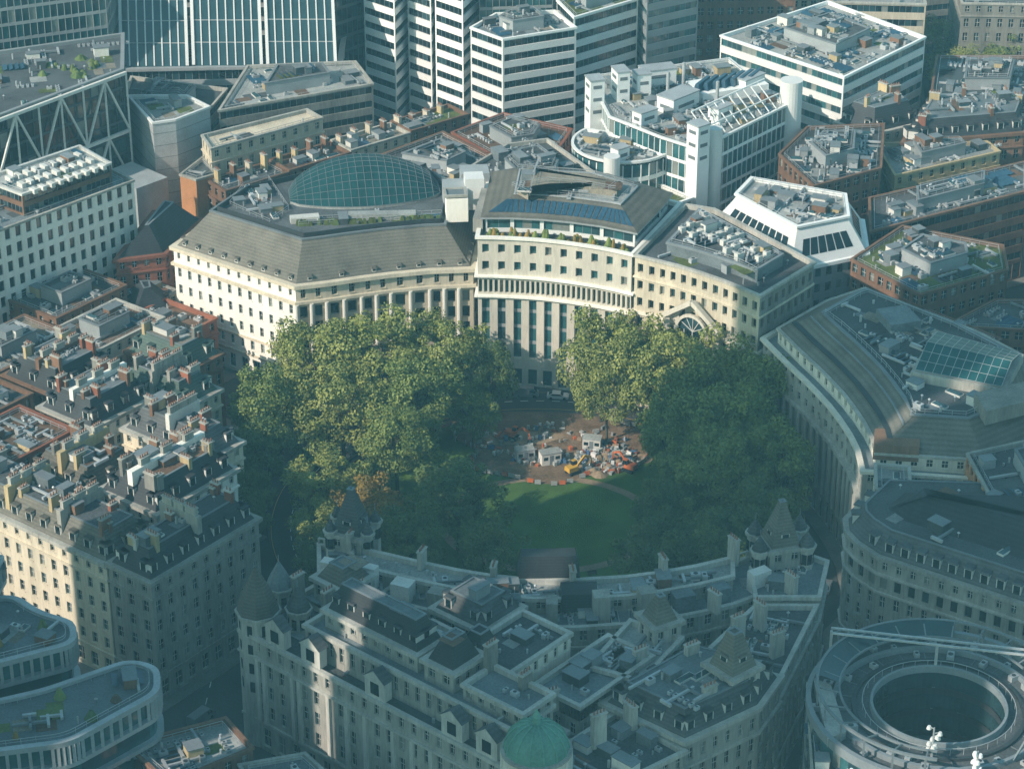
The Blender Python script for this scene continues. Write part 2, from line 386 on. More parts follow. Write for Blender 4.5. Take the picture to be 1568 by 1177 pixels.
for (x0,y0,x1,y1) in [(-75,342,-47,318),(-52,350,-49,440),(52,352,62,376),(-84,478,-60,470)]:
    L=math.dist((x0,y0),(x1,y1)); dx,dy=(x1-x0)/L,(y1-y0)/L
    s=0
    while s<L-2:
        px,py=x0+dx*s,y0+dy*s
        b.q('dashes|road_paint',[(px-dy*.07,py+dx*.07,.006),(px+dx*2-dy*.07,py+dy*2+dx*.07,.006),(px+dx*2+dy*.07,py+dy*2-dx*.07,.006),(px+dy*.07,py-dx*.07,.006)]); s+=5
b.done()
# ------------------------------------------------------------ back-left stone block of the circus
sal=[(-44,466),(-38,467.6),(-31,470),(-25,471.8),(-17,473.6),(-8,474.4),(-6,499),(-14,516),(-48,512),(-62,503),(-71,485)]
b=B('crescent_stone_building',sal[0])
zs=[(0,5,'w',1,3.4,.5,.62),(5,5.6,'s'),(5.6,21,'w',4,2.7,.36,.55),(21,25,'w',1,2.7,.3,.4)]
zc=[(0,5,'w',1,3.4,.5,.62),(5,9.5,'w',1,3.3,.4,.55),(9.5,20.4,'g',3,3.3,.5,.72),(20.4,25,'w',1,3.3,.32,.42)]
n=len(sal)
for i in range(n): fac(b,sal[i],sal[(i+1)%n],zc if i<5 else zs,'stone_cream' if i<5 else 'stone_white',rec=.8 if i<5 else .35)
ring(b,'cornice|stone_cream',sal,20.7,21.3,.6,0); ring(b,'cornice|stone_cream',sal,9,9.4,.35,0); ring(b,'cornice|stone_cream',sal,5.05,5.5,.3,0)
for i in range(5):
    P,Q=sal[i],sal[i+1]; L=math.dist(P,Q); m=max(1,round(L/3.3)); dx,dy=(Q[0]-P[0])/L,(Q[1]-P[1])/L
    for j in range(m):
        s=j*L/m; cyl(b,'columns|stone_white',P[0]+dx*s+dy*.55,P[1]+dy*s-dx*.55,9.4,20.7,.48,.42,n=10)
ring(b,'cornice|stone_cream',sal,24.2,25,.7,.6)
i0=inset(sal,.6); i1=inset(sal,6.2)
for i in range(n):
    j=(i+1)%n; b.q('roof|slate_warm',[(*i0[i],25),(*i0[j],25),(*i1[j],32),(*i1[i],32)])
for i in range(n):
    P,Q=i0[i],i0[(i+1)%n]; dormers(b,P,Q,25.2,.25,3.3,'slate_warm',.9,.9)
ring(b,'roof_edge|metal_mid',i1,31.9,32.3,.2,.4,.5); b.q('roof_top|felt_roof',[(*u,31.8) for u in inset(i1,.3)])
ring(b,'walkway|metal_dark',inset(i1,1.2),31.8,33,.1,.1,1.2)
A0=Vector((-46,486.5,32)); A1=Vector((-14.5,491,32)); ns=20; W=15
ax=(A1-A0).normalized(); nrm=Vector((-ax.y,ax.x,0))
def vp(s,t,dz=0):
    e=max(0,math.sin(math.pi*min(max(s,0),1)))**.6; w=W*(.35+.65*e)
    hgt=.3+5.4*e
    return tuple(A0+(A1-A0)*s+nrm*(w*t+ (W-w)*.5)+Vector((0,0,.3+hgt*math.sin(min(1,t*1.15)*1.57)+dz)))
for i in range(ns):
    for j in range(8):
        b.q('atrium_glass|tinted_glazing',[vp(i/ns,j/8),vp((i+1)/ns,j/8),vp((i+1)/ns,(j+1)/8),vp(i/ns,(j+1)/8)])
for i in range(ns+1):
    for j in range(8): beam(b,'atrium_ribs|metal_mid',vp(i/ns,j/8,.08),vp(i/ns,(j+1)/8,.08),.1)
for j in range(9):
    for i in range(ns): beam(b,'atrium_ribs|metal_mid',vp(i/ns,j/8,.08),vp((i+1)/ns,j/8,.08),.08)
for i in range(ns):
    b.q('atrium_kerb|pale_roof',[(*vp(i/ns,0)[:2],31.8),(*vp((i+1)/ns,0)[:2],31.8),vp((i+1)/ns,0),vp(i/ns,0)])
    q0,q1=vp(i/ns,1),vp((i+1)/ns,1); b.q('atrium_kerb|metal_mid',[(*q1[:2],31.8),(*q0[:2],31.8),q0,q1])
obox(b,'roof_block|pale_roof',-27,483.8,31.8,33.2,14,2,.05); obox(b,'roof_block|white_paint',-43,482.5,31.8,33,6,2,.2)
obox(b,'lift_tower|stone_white',-11.5,484,31.8,37,4.5,4,.1); flatroof(b,[(-13.8,482),(-9.3,482.5),(-9.7,486.5),(-14.2,486)],37.8,'lead_roof',.3)
obox(b,'lift_tower|grey_clad',-12,492,31.8,36,5,6,.1)
clutter(b,[(-60,490),(-50,480),(-46,488),(-52,505),(-58,500)],31.8,.15); clutter(b,[(-45,479),(-14,483.5),(-14,486.5),(-44,483)],31.8,.25)
clutter(b,[(-50,504),(-12,507),(-12,511),(-48,508)],31.8,.12)
for i in range(34):
    x=R.uniform(-44,-14); obox(b,'planters|'+R.choice(['leaf_dark','green_roof']),x,480.6+(x+42)*.1+R.uniform(-.4,.4),31.8,32.9,R.uniform(.8,2),.9,.1,t=.25)
b.done(); pavement(sal)
# ------------------------------------------------------------ curved modern stone office
NC=10
riv=[(-7,470.3),(-3.8,470.2),(-.5,469.9),(2.7,469.5),(5.8,469),(8.9,468.2),(12,467.3),(15.1,466.2),(18.2,465),(21.1,463.6),(24,462),(35,487),(20,497),(1,500),(-5,498)]
b=B('curved_modern_stone_office',riv[0]); n=len(riv)
zr=[(0,5,'g',1,3.2,.6,.75,.05),(5,6.2,'s'),(6.2,20.3,'g',1,3.2,.5,.95,.02),(20.3,21.2,'s'),(21.2,24.6,'g',1,1.2,.62,.84,.06),(24.6,25.4,'s'),(25.4,33,'g',2,3.2,.42,.5,.3),(33,34,'s')]
zb=[(0,25,'g',6,3,.5,.5),(25,34,'g',2,3.2,.4,.5)]
for i in range(n): fac(b,riv[i],riv[(i+1)%n],zr if i<NC else zb,'stone_bright' if i<NC else 'stone_pale','teal',.7)
fl=inset(riv,.66)
for i in range(NC):
    for zz in (10,13.6,17.2):
        P,Q=fl[i],fl[i+1]; b.q('spandrels|grey_clad',[(*P,zz-.4),(*Q,zz-.4),(*Q,zz+.4),(*P,zz+.4)])
for zz,o in ((20.5,.7),(25,.7)): ring(b,'cornice|stone_white',riv,zz,zz+.4,o,0)
flatroof(b,riv,34,'felt_roof',1,'stone_white',.5,.5)
ter=inset(riv,1.2); ter2=inset(riv,3.2)
for i in range(NC):
    for t in range(8):
        f=R.random(); s=R.random()*.8+.1
        x=(ter[i][0]*(1-f)+ter[i+1][0]*f)*(1-s)+ter2[i][0]*s; y=(ter[i][1]*(1-f)+ter[i+1][1]*f)*(1-s)+ter2[i][1]*s
        cyl(b,'terrace_planting|'+R.choice(['green_roof','leaf_green','leaf_autumn','leaf_green']),x,y,33,33+R.uniform(.5,2.1),R.uniform(.4,1.1),.25,n=7)
pen=inset([(-6,474),(0,474),(6,473.3),(12,472),(18,470),(25,466.5),(31,480),(33,486),(20,496),(1,499),(-4,497)],.5)
np_=len(pen)
for i in range(np_): fac(b,pen[i],pen[(i+1)%np_],[(33,36.6,'b',1,2,1,.6)],'white_clad','teal')
ring(b,'penthouse_eave|grey_clad',pen,36.2,36.6,.9,.1)
p2=inset(pen,5.5); pe_=inset(pen,-.9)
for i in range(np_):
    j=(i+1)%np_; b.q('penthouse_roof|slate_warm',[(*pe_[i],36.6),(*pe_[j],36.6),(*p2[j],39),(*p2[i],39)])
pe=inset(pen,.5); pf=inset(pen,4.0)
for i in range(5):
    for t in range(5):
        def lp(a,c,f): return (a[0]+(c[0]-a[0])*f,a[1]+(c[1]-a[1])*f)
        u0,u1=t/5+.02,(t+1)/5-.02; A_,B_=lp(pe[i],pe[i+1],u0),lp(pe[i],pe[i+1],u1); C_,D_=lp(pf[i],pf[i+1],u1),lp(pf[i],pf[i+1],u0)
        b.q('solar_panels|glass_blue',[(*A_,37.26),(*B_,37.26),(*C_,38.6),(*D_,38.6)])
ring(b,'roof_edge|metal_light',p2,39,39.25,.15,.2,.3); b.q('roof_top|pale_roof',[(*u,39.02) for u in inset(p2,.1)])
q=inset(p2,3)
prism(b,'gable_roof_block|gravel_roof',q,39,40.4,False)
b.q('gable_roof_block|gravel_roof',[(*u,40.4) for u in q]); clutter(b,p2,39.02,.05); clutter(b,q,40.4,.05)
b.done()
b=B('stair_tower',(-6.5,478)); prism(b,'walls|stone_grey',[(-8,474.6),(-6,474),(-4.6,490),(-6.4,490)],33,36,True); obox(b,'plant_room|white_clad',-8,492,31,38,4,4,.1); obox(b,'plant_room|grey_clad',-8,500,31,36,6,5,.1); b.done()
# ------------------------------------------------------------ right modern block
Cp=[(24.6,461.6),(29,459),(33,456.6),(37,453.6),(41,450.2),(44.5,446.8),(48,443),(60,458),(42,484),(36,486.5)]
b=B('pedimented_stone_office',Cp[0]); n=len(Cp)
zc2=[(0,5,'c',1,2.2,.9,.8),(5,21,'g',4,2.4,.55,.62),(21,21.8,'s'),(21.8,33,'g',3,2.3,.48,.52),(33,34,'s')]
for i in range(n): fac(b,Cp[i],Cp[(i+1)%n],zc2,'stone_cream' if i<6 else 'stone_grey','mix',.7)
ring(b,'cornice|stone_bright',Cp,21.2,21.7,.6,0); ring(b,'cornice|stone_cream',Cp,29,29.3,.3,0)
flatroof(b,Cp,34,'felt_roof',1,'stone_pale',.4,.5)
P=Vector((31.5,457.6,0)); Q=Vector((41.5,449.8,0)); d=(Q-P).normalized(); nn_=Vector((d.y,-d.x,0)); Lp=(Q-P).length
def pp(s,z,o=1.4): v=P+d*s+nn_*o; return (v.x,v.y,z)
K='pediment|stone_bright'
beam(b,K,pp(-.6,22.8),pp(Lp/2,27.8),1.1,.9); beam(b,K,pp(Lp+.6,22.8),pp(Lp/2,27.8),1.1,.9)
for s in (.4,Lp-.4): beam(b,K,pp(s,8),pp(s,22.6),1.1)
for s in (2.6,Lp-2.6): beam(b,K,pp(s,8),pp(s,21.5),.7)
for i in range(14):
    a0,a1=math.pi*i/14,math.pi*(i+1)/14; r=3.6
    beam(b,K,pp(Lp/2-r*math.cos(a0),21+r*math.sin(a0),1.2),pp(Lp/2-r*math.cos(a1),21+r*math.sin(a1),1.2),.6)
    b.q('windows|glass_mid',[pp(Lp/2,21,.8),pp(Lp/2-r*math.cos(a1),21+r*math.sin(a1),.8),pp(Lp/2-r*math.cos(a0),21+r*math.sin(a0),.8)])
for i in range(1,6):
    a0=math.pi*i/6; beam(b,'window_frames|white_paint',pp(Lp/2,21,.9),pp(Lp/2-3.6*math.cos(a0),21+3.6*math.sin(a0),.9),.12)
b.q('windows|glass_dark',[pp(2.6,9,.8),pp(Lp-2.6,9,.8),pp(Lp-2.6,21,.8),pp(2.6,21,.8)])
b.q(K,[pp(0,22,.5),pp(2.6,21,.5),pp(2.8,24,.5),pp(Lp/2,27.4,.5)]); b.q(K,[pp(Lp,22,.5),pp(Lp/2,27.4,.5),pp(Lp-2.8,24,.5),pp(Lp-2.6,21,.5)])
for s in (2,4,6,8,10): beam(b,'window_frames|white_paint',pp(s+.3,9,.9),pp(s+.3,21,.9),.2)
q=inset(Cp,5)
prism(b,'roof_deck|lead_roof',q,33,35.5,False); flatroof(b,q,35.8,'felt_roof',.5,'metal_mid')
for i in range(9):
    for j in range(5):
        x=37+i*2.1-j*1.7; y=477-i*2.6-j*1.6+4
        if inside(inset(Cp,5.6),x,y) and R.random()<.7:
            obox(b,'air_handling_units|white_paint',x,y,35.3,36.3+R.random()*.6,R.uniform(1.1,1.8),1.1,.65); cyl(b,'air_handling_units|metal_mid',x,y,36.8,37.1,.35,n=8)
clutter(b,q,35.3,.15); clutter(b,inset(Cp,1),33,.05)
b.done(); 
# ------------------------------------------------------------ large curved block (right)
Dp=[(49,442.5),(51,437),(53,431.5),(55.2,426),(57.2,420.5),(59,415),(60.4,409.5),(61.5,404),(62.2,398.5),(62.2,391),(84,388),(100,400),(102,428),(92,442),(71,463),(61,456)]
b=B('colonnaded_curved_building',Dp[0]); n=len(Dp)
zd=[(0,5.5,'g',1,3,.5,.75,.02),(5.5,6.2,'s'),(6.2,17.6,'w',3,2.9,.4,.62),(17.6,18.6,'s'),(18.6,25,'w',2,2.9,.36,.5)]
for i in range(n): fac(b,Dp[i],Dp[(i+1)%n],zd,'stone_pale')
ring(b,'cornice|stone_pale',Dp,17.8,18.5,.8,0); ring(b,'cornice|stone_pale',Dp,5.7,6.1,.4,0)
for i in range(9):
    P,Q=Dp[i],Dp[i+1]; L=math.dist(P,Q); dx,dy=(Q[0]-P[0])/L,(Q[1]-P[1])/L
    for s in (0,L/2): cyl(b,'columns|stone_pale',P[0]+dx*s+dy*.6,P[1]+dy*s-dx*.6,6.1,17.8,.45,n=8)
ring(b,'cornice|stone_bright',Dp,24.4,25,.6,.4,.8); 
s1=inset(Dp,2.4); b.q('terrace|lead_roof',[(*u,24.2) for u in inset(Dp,.4)])
for i in range(n): fac(b,s1[i],s1[(i+1)%n],[(24.2,27.2,'w',1,2.9,.4,.5)],'stone_bright')
ring(b,'cornice|stone_pale',s1,27,27.4,.4,.3)
s2=inset(Dp,9.5); a=inset(s1,.3)
for i in range(n): j=(i+1)%n; b.q('roof|slate_warm',[(*a[i],27.4),(*a[j],27.4),(*s2[j],31.4),(*s2[i],31.4)])
ring(b,'roof_edge|metal_mid',s2,31.4,31.7,.2,.5,.6); s3=inset(Dp,10)
b.q('roof_top|felt_roof',[(*u,31.2) for u in s3])
g5=inset(Dp,5.0); g6=inset(Dp,7.6)
for i in range(9): beam(b,'roof_gutter|metal_dark',(*g5[i],28.95),(*g5[i+1],28.95),1.0,.3); beam(b,'roof_gutter|metal_mid',(*g6[i],30.5),(*g6[i+1],30.5),.3)
sk=[(73,413),(89,406),(95,420),(80,430)]
prism(b,'skylight_kerb|stone_pale',sk,31.2,33,True)
def sp_(u,v): 
    x0=sk[0][0]+(sk[1][0]-sk[0][0])*u; y0=sk[0][1]+(sk[1][1]-sk[0][1])*u; x1=sk[3][0]+(sk[2][0]-sk[3][0])*u; y1=sk[3][1]+(sk[2][1]-sk[3][1])*u
    return (x0+(x1-x0)*v,y0+(y1-y0)*v,33.1+2.0*(1-abs(v-.5)*2))
NU,NV=10,6
for i in range(NU):
    for j in range(NV):
        e=.04; f0=lambda k,n_:e+(1-2*e)*k/n_
        b.q('skylight_glass|tinted_glazing',[sp_(f0(i,NU),f0(j,NV)),sp_(f0(i+1,NU),f0(j,NV)),sp_(f0(i+1,NU),f0(j+1,NV)),sp_(f0(i,NU),f0(j+1,NV))])
for i in range(NU+1):
    u=.04+.92*i/NU; beam(b,'skylight_bars|metal_light',sp_(u,.04),sp_(u,.5),.1); beam(b,'skylight_bars|metal_light',sp_(u,.5),sp_(u,.96),.1)
for j in range(NV+1): v=.04+.92*j/NV; beam(b,'skylight_bars|metal_light',sp_(.04,v),sp_(.96,v),.1)
clutter(b,s3,31.2,.1)
prism(b,'plant_room|stone_grey',[(84,396),(96,402),(94,408),(83,403)],31.2,34); prism(b,'plant_room|lead_roof',[(72,432),(78,434),(76,441),(70,439)],31.2,33)
prism(b,'plant_room|brick_brown',[(64,393),(72,392),(73,398),(65,399)],26,29)
b.done(); pavement(Dp)
gen('brick_office_building',[(82,372),(108,380),(104,400),(80,390)],29,'brick_orange','office','flat','felt_roof',.05,pav=False)
gen('white_attic_block',[(63,381),(69,380),(70,389),(64,390)],27,'stone_bright','office','flat','pale_roof',.04,pav=False)
Ep=[(58.5,368.5),(61.5,364),(83,349.5),(112,330),(124,358),(98,384),(64,386),(57.4,376),(57.2,372)]
b=B('corner_stone_building',Ep[0]); n=len(Ep)
ze=[(0,5,'w',1,3,.5,.62),(5,5.6,'s'),(5.6,17,'w',3,2.5,.38,.58),(17,20.5,'g',1,2.5,.5,.62),(20.5,24,'w',1,2.5,.34,.5)]
for i in range(n): fac(b,Ep[i],Ep[(i+1)%n],ze,'stone_pale')
for zz,o in ((5.1,.3),(16.8,.4),(20.4,.5)): ring(b,'cornice|stone_trim',Ep,zz,zz+.35,o,0)
mansard(b,Ep,24,3.6,2.6,'slate',True,'felt_roof',sp=2.7)
q=inset(Ep,7); r2=inset(Ep,13)
for i in range(n): j=(i+1)%n; b.q('upper_roof|slate_dark',[(*q[i],27.6),(*q[j],27.6),(*r2[j],31),(*r2[i],31)])
b.q('upper_roof|slate_dark',[(*u,31) for u in r2]); clutter(b,inset(Ep,3.5),27.6,.02)
b.done(); pavement(Ep)
# ------------------------------------------------------------ front ornate block
b=B('ornate_edwardian_office_block',(0,340))
zf=[(0,5.4,'w',1,3.4,.5,.65),(5.4,6,'s'),(6,18,'w',3,2.6,.42,.62),(18,22,'w',1,2.6,.38,.5)]
def wing(p,h,zones=zf,roof='flat',rk='lead_roof',mh=4,mi=2.4,dens=.06,wm='stone_pale',chim=0,dorm=True,top='lead_roof',sp=3.2):
    p=ccw(p)
    for i in range(len(p)): fac(b,p[i],p[(i+1)%len(p)],zones,wm)
    for zz,o in ((5.5,.35),(17.8,.45)):
        if h>zz and zones[0][0]==0: ring(b,'cornice|stone_trim',p,zz,zz+.4,o,0)
    if roof=='flat':
        flatroof(b,p,h,rk,.9,'stone_trim',.35,.7); clutter(b,inset(p,.4),h-.9,dens,old=True)
    else:
        t=mansard(b,p,h,mh,mi,rk,dorm,top,'stone_trim',sp=sp); clutter(b,t,h+mh-.02,dens,old=True)
e1=Vector((.757,-.653)); e2=Vector((.653,.757)); O=Vector((-44,345))
def fr(a,c): v=O+e1*a+e2*c; return (v.x,v.y)
wing([fr(0,0),fr(58,0),fr(58,13),fr(0,13)],22,dens=.03,rk='felt_roof')
att=[fr(12,3),fr(56,3),fr(56,12),fr(12,12)]
wing(att,26.5,[(21.1,26.5,'w',1,2.3,.42,.5)],dens=.02)
wing([fr(14,5.6),fr(34,5.6),fr(34,12),fr(14,12)],29,[(25.6,29,'w',1,2.6,.45,.45)],'mansard','slate_dark',4.4,1.6,dens=.03,sp=3)
wing([fr(36,5),fr(42,5),fr(42,12),fr(36,12)],29.5,[(25.6,29.5,'w',1,2.4,.45,.5)],'mansard','slate_dark',4,1.6,dorm=False)
wing([fr(44,5),fr(56,5),fr(56,12),fr(44,12)],28.5,[(25.6,28.5,'w',1,2.4,.45,.5)])
for a in (8,16,30,46,53):
    x,y=fr(a,.9); ang=math.atan2(e1.y,e1.x); obox(b,'dormer_gables|stone_trim',x,y,22,25.4,4.2,1.6,ang)
    v0=fr(a-2.3,-.15); v1=fr(a+2.3,-.15); v2=fr(a,-.15); w0=fr(a-2.3,2); w1=fr(a+2.3,2); w2=fr(a,2)
    b.q('dormer_gables|slate',[(*v0,25.4),(*v2,27.2),(*w2,27.2),(*w0,25.4)]); b.q('dormer_gables|slate',[(*v2,27.2),(*v1,25.4),(*w1,25.4),(*w2,27.2)])
    b.q('dormer_gables|stone_trim',[(*v0,25.3),(*v1,25.3),(*v2,27.1)])
    g0=fr(a-.9,.06); g1=fr(a+.9,.06); b.q('windows|glass_dark',[(*g0,22.6),(*g1,22.6),(*g1,24.8),(*g0,24.8)])
for a in (4,5.5,12,13.5,20,24,28,34,38,42,50,56.5):
    x,y=fr(a,-.25); obox(b,'pilasters|stone_trim',x,y,6,17.8,.7,.5,math.atan2(e1.y,e1.x))
for a in range(2,58,7):
    x,y=fr(a,11.4); chimney(b,x,y,26 if a>12 else 21.1,R.uniform(4,6.5),math.atan2(e2.y,e2.x),2.4,1,'stone_grey')
wing([fr(0,13),fr(10,13),fr(10,26),fr(0,26)],22,dens=.05)
wing([fr(2,15),fr(9,15),fr(9,22),fr(2,22)],25.5,[(21.1,25.5,'w',1,2.6,.4,.5)],'mansard','slate_warm',2.5,1.5,dorm=False)
bk=[(-33,371),(-27,368.6),(-21,366),(-15,363.4),(-9,361),(-3,359.2),(3,358.2),(10,358),(19,359),(25,360.4),(31,362.4),(37,365),(45,370)]
fr_=[(x*.98+.3,y-12.5) for x,y in bk]
wing(bk[::-1]+fr_,22,dens=.16)
fr2=[(x*.99,y-7.5) for x,y in bk][1:-1]; bk2=[(x,y-1.8) for x,y in bk][1:-1]
wing(bk2[::-1]+fr2,24.2,[(21.1,24.2,'w',1,3,.4,.5)],dens=.28,rk='pale_roof')
for i in range(0,12):
    x,y=bk[i]; x2,y2=bk[i+1]; m=((x+x2)/2,(y+y2)/2-9.5); obox(b,'roof_blocks|'+R.choice(['stone_pale','lead_roof','white_paint','stone_grey']),m[0],m[1],21,R.uniform(23.5,26.5),R.uniform(1.8,3.8),R.uniform(1.6,3),math.atan2(y2-y,x2-x))
    if i%2: chimney(b,x,y-2.4,23.5,R.uniform(3,5),math.atan2(y2-y,x2-x)+1.57,2.2,1,'stone_pale')
    for t in range(6): beam(b,'balustrade|stone_trim',(x+(x2-x)*t/6,y+(y2-y)*t/6+.2,22),(x+(x2-x)*t/6,y+(y2-y)*t/6+.2,22.9),.3)
    beam(b,'balustrade|stone_trim',(x,y+.2,23),(x2,y2+.2,23),.35,.2)
obox(b,'roof_blocks|slate_dark',6,358.5,24,28,10.5,4,.03,t=.7); obox(b,'roof_blocks|slate_dark',11,352,22,25.2,6.5,4.5,.05,t=.3)
wing([fr(24,13),fr(36,13),fr(36,20),fr(24,20)],24,dens=.18,rk='pale_roof')
wing([fr(37,12.5),fr(47,12.5),fr(47,27),fr(37,27)],28,dens=.16,wm='stone_bright',zones=[(0,28,'w',7,2.6,.4,.5)],rk='felt_roof')
wing([fr(22,22),fr(33,22),fr(33,32),fr(22,32)],24.5,roof='mansard',rk='slate',mh=3,mi=1.8,dens=.05)
wing([fr(49,16),fr(58,16),fr(58,34),fr(49,34)],25,dens=.18)
wing([(2,307),(12,301),(26,312),(16,322)],22,dens=.16,rk='felt_roof')
wing([(14,323),(26,313),(38,322),(42,330),(28,336)],23,roof='mansard',rk='slate',mh=3.6,mi=2,dens=.12)
wing([(30,337),(42,331),(50,352),(40,352)],22,dens=.18,rk='felt_roof')
wing([(12,330),(20,326),(27,338),(19,343)],25,dens=.18,rk='pale_roof')
wing([(40,353),(50.5,353),(53,364),(46,369),(40,362)],23,dens=.14)
quadpav(b,34,326,22,28,6,6,.7,34,'stone_trim','slate_warm',1.7)
quadpav(b,23.5,340,22,27.5,5,5,.5,31.5,'stone_trim','slate_warm',1.5)
quadpav(b,-5,331,22,27,5.5,5.5,-.7,31,'stone_pale','slate_dark',1.2)
for x,y in ((40,345),(46,355),(20,332),(30,320),(8,335),(13,313),(36,340),(42,337),(28,331),(18,318),(6,322),(33,350)):
    chimney(b,x,y,22,R.uniform(3.5,6.5),R.choice([.6,2.2]),2.4,1.1,'stone_pale')
turret(b,-41,346,0,25,3.4,33,rk='slate_warm',n=8); turret(b,-34.5,346.5,20,25,1.9,29,rk='slate'); turret(b,-38,352.5,20,25.5,2.1,30,rk='lead_roof')
quadpav(b,-27,369,20,26.5,6,6,-.4,34,'stone_pale','slate',2.1)
for x,y in ((-30.6,367.4),(-29.7,372),(-24.3,366.4),(-23.2,370.6)): turret(b,x,y,20,27,.9,29,n=6)
quadpav(b,45,365,20,26.5,6,6,.3,34,'stone_pale','slate_warm',2.1)
for x,y in ((49.3,363.5),(41.3,362),(41,367.6),(48.6,369)): turret(b,x,y,18,26.5,1.3,29,n=8)
dx_,dy_=3.6,306.8
cyl(b,'dome_drum|stone_bright',dx_,dy_,20,25.8,5,n=24); cyl(b,'dome_drum|stone_pale',dx_,dy_,25.8,26.2,5.4,n=24)
for i in range(12):
    a=6.283*i/12; cyl(b,'dome_columns|stone_white',dx_+5.1*math.cos(a),dy_+5.1*math.sin(a),21,25.8,.3,n=6)
for i in range(8):
    t0,t1=math.pi/2*i/8,math.pi/2*(i+1)/8
    cyl(b,'dome|copper_green',dx_,dy_,26.2+4.5*math.sin(t0),26.2+4.5*math.sin(t1),4.8*math.cos(t0),max(.3,4.8*math.cos(t1)),n=28,cap=i==7)
for i in range(14):
    a=6.283*i/14
    for j in range(6):
        t0,t1=math.pi/2*j/7,math.pi/2*(j+1)/7
        f=lambda t:(dx_+4.88*math.cos(t)*math.cos(a),dy_+4.88*math.cos(t)*math.sin(a),26.2+4.58*math.sin(t)); beam(b,'dome_ribs|copper_green',f(t0),f(t1),.2)
cyl(b,'dome_lantern|copper_green',dx_,dy_,30.6,31.8,.6,n=8); cyl(b,'dome_lantern|copper_green',dx_,dy_,31.8,33.2,.7,.05,n=8)
b.done()
# ------------------------------------------------------------ left cluster
g1=Vector((.79,-.613)); g2=Vector((.613,.79)); GO=Vector((-60,356))
def gl(a,c): v=GO+g1*a+g2*c; return (v.x,v.y)
def gbox(a0,a1,c0,c1): return [gl(a0,c0),gl(a1,c0),gl(a1,c1),gl(a0,c1)]
specs=[
('stone_terrace_building',(-60,-10,0,12),23.5,'stone_cream','mansard','slate_warm',9,'brick_brown'),
('corner_mansard_building',(-9.5,0.5,0,26),24,'stone_grey','mansard','slate_dark',7,'stone_pale'),
('stucco_town_building',(-27,-13,15,35),25,'stone_white','mansard','slate_dark',6,'stone_pale'),
('yellow_brick_building',(-46,-30,15,29),22,'brick_yellow','mansard','slate_warm',7,'brick_brown'),
('brick_town_building',(-64,-49,14,30),23,'brick_red','flat','brown_roof',0,'brick_brown'),
('stone_town_building',(-45,-24,38,48),21,'stone_cream','mansard','slate',7,'brick_brown'),
('brick_town_building',(-62,-48,33,49),22,'stone_white','mansard','slate_dark',6,'brick_brown'),
('stone_town_building',(-82,-67,14,36),22,'brick_brown','flat','felt_roof',0,'brick_brown'),
('mansard_town_building',(-61,-44,52,63),19,'stone_cream','mansard','slate_green',6,'stone_pale'),
('brick_town_building',(-80,-65,40,56),20,'brick_brown','mansard','slate_dark',6,'brick_brown'),
('mansard_town_building',(-73,-57,66,77),17,'brick_brown','mansard','slate_green',7,'brick_brown'),
('brick_town_building',(-98,-83,40,62),19,'brick_brown','flat','gravel_roof',0,'brick_brown'),
('stone_town_building',(-90,-76,60,80),18,'stone_bright','flat','brown_roof',0,'brick_brown'),
('stone_town_building',(-108,-93,66,86),18,'brick_brown','flat','felt_roof',0,'brick_brown'),
('brick_town_building',(-88,-73,82,92),14,'brick_red','flat','brown_roof',0,'brick_brown'),
('stone_town_building',(-104,-90,88,98),13,'stone_cream','flat','felt_roof',0,'brick_brown'),
]
for nm,bx,h,wm,rf,rk,ch,ck in specs:
    p=gbox(*bx); gen(nm,p,h,wm,'classic',rf,rk,.14,chim=ch,ck=ck,mh=4,mi=2.3,top=R.choice(['lead_roof','felt_roof','gravel_roof','brown_roof','felt_roof']))
b=B('rooftop_party_walls',(-70,400))
for (a,c,l,w,h,k) in ((-20,25,1.2,18,30.5,'stone_white'),(-38,22,1,12,28,'brick_yellow'),(-5,13,9,1,30,'stone_pale'),(-55,42,1,14,27,'stone_white'),(-35,6,1,10,29,'brick_yellow'),(-22,6,1,10,29,'stone_pale'),(-48,6,1,10,29,'brick_brown'),(-34,43,1,8,27,'white_paint'),(-72,48,1,12,25,'brick_brown'),(-52,57,1,9,24.5,'stone_pale')):
    x,y=gl(a,c); obox(b,'party_walls|'+k,x,y,12,h,l,w,math.atan2(g1.y,g1.x)); 
    for s in (-.3,0,.3):
        xx,yy=gl(a+(s*l if l>w else 0),c+(s*w if w>l else 0)); chimney(b,xx,yy,h,1.2,math.atan2(g1.y,g1.x)+(1.57 if w>l else 0),2.2,.9,'stone_pale')
b.done()
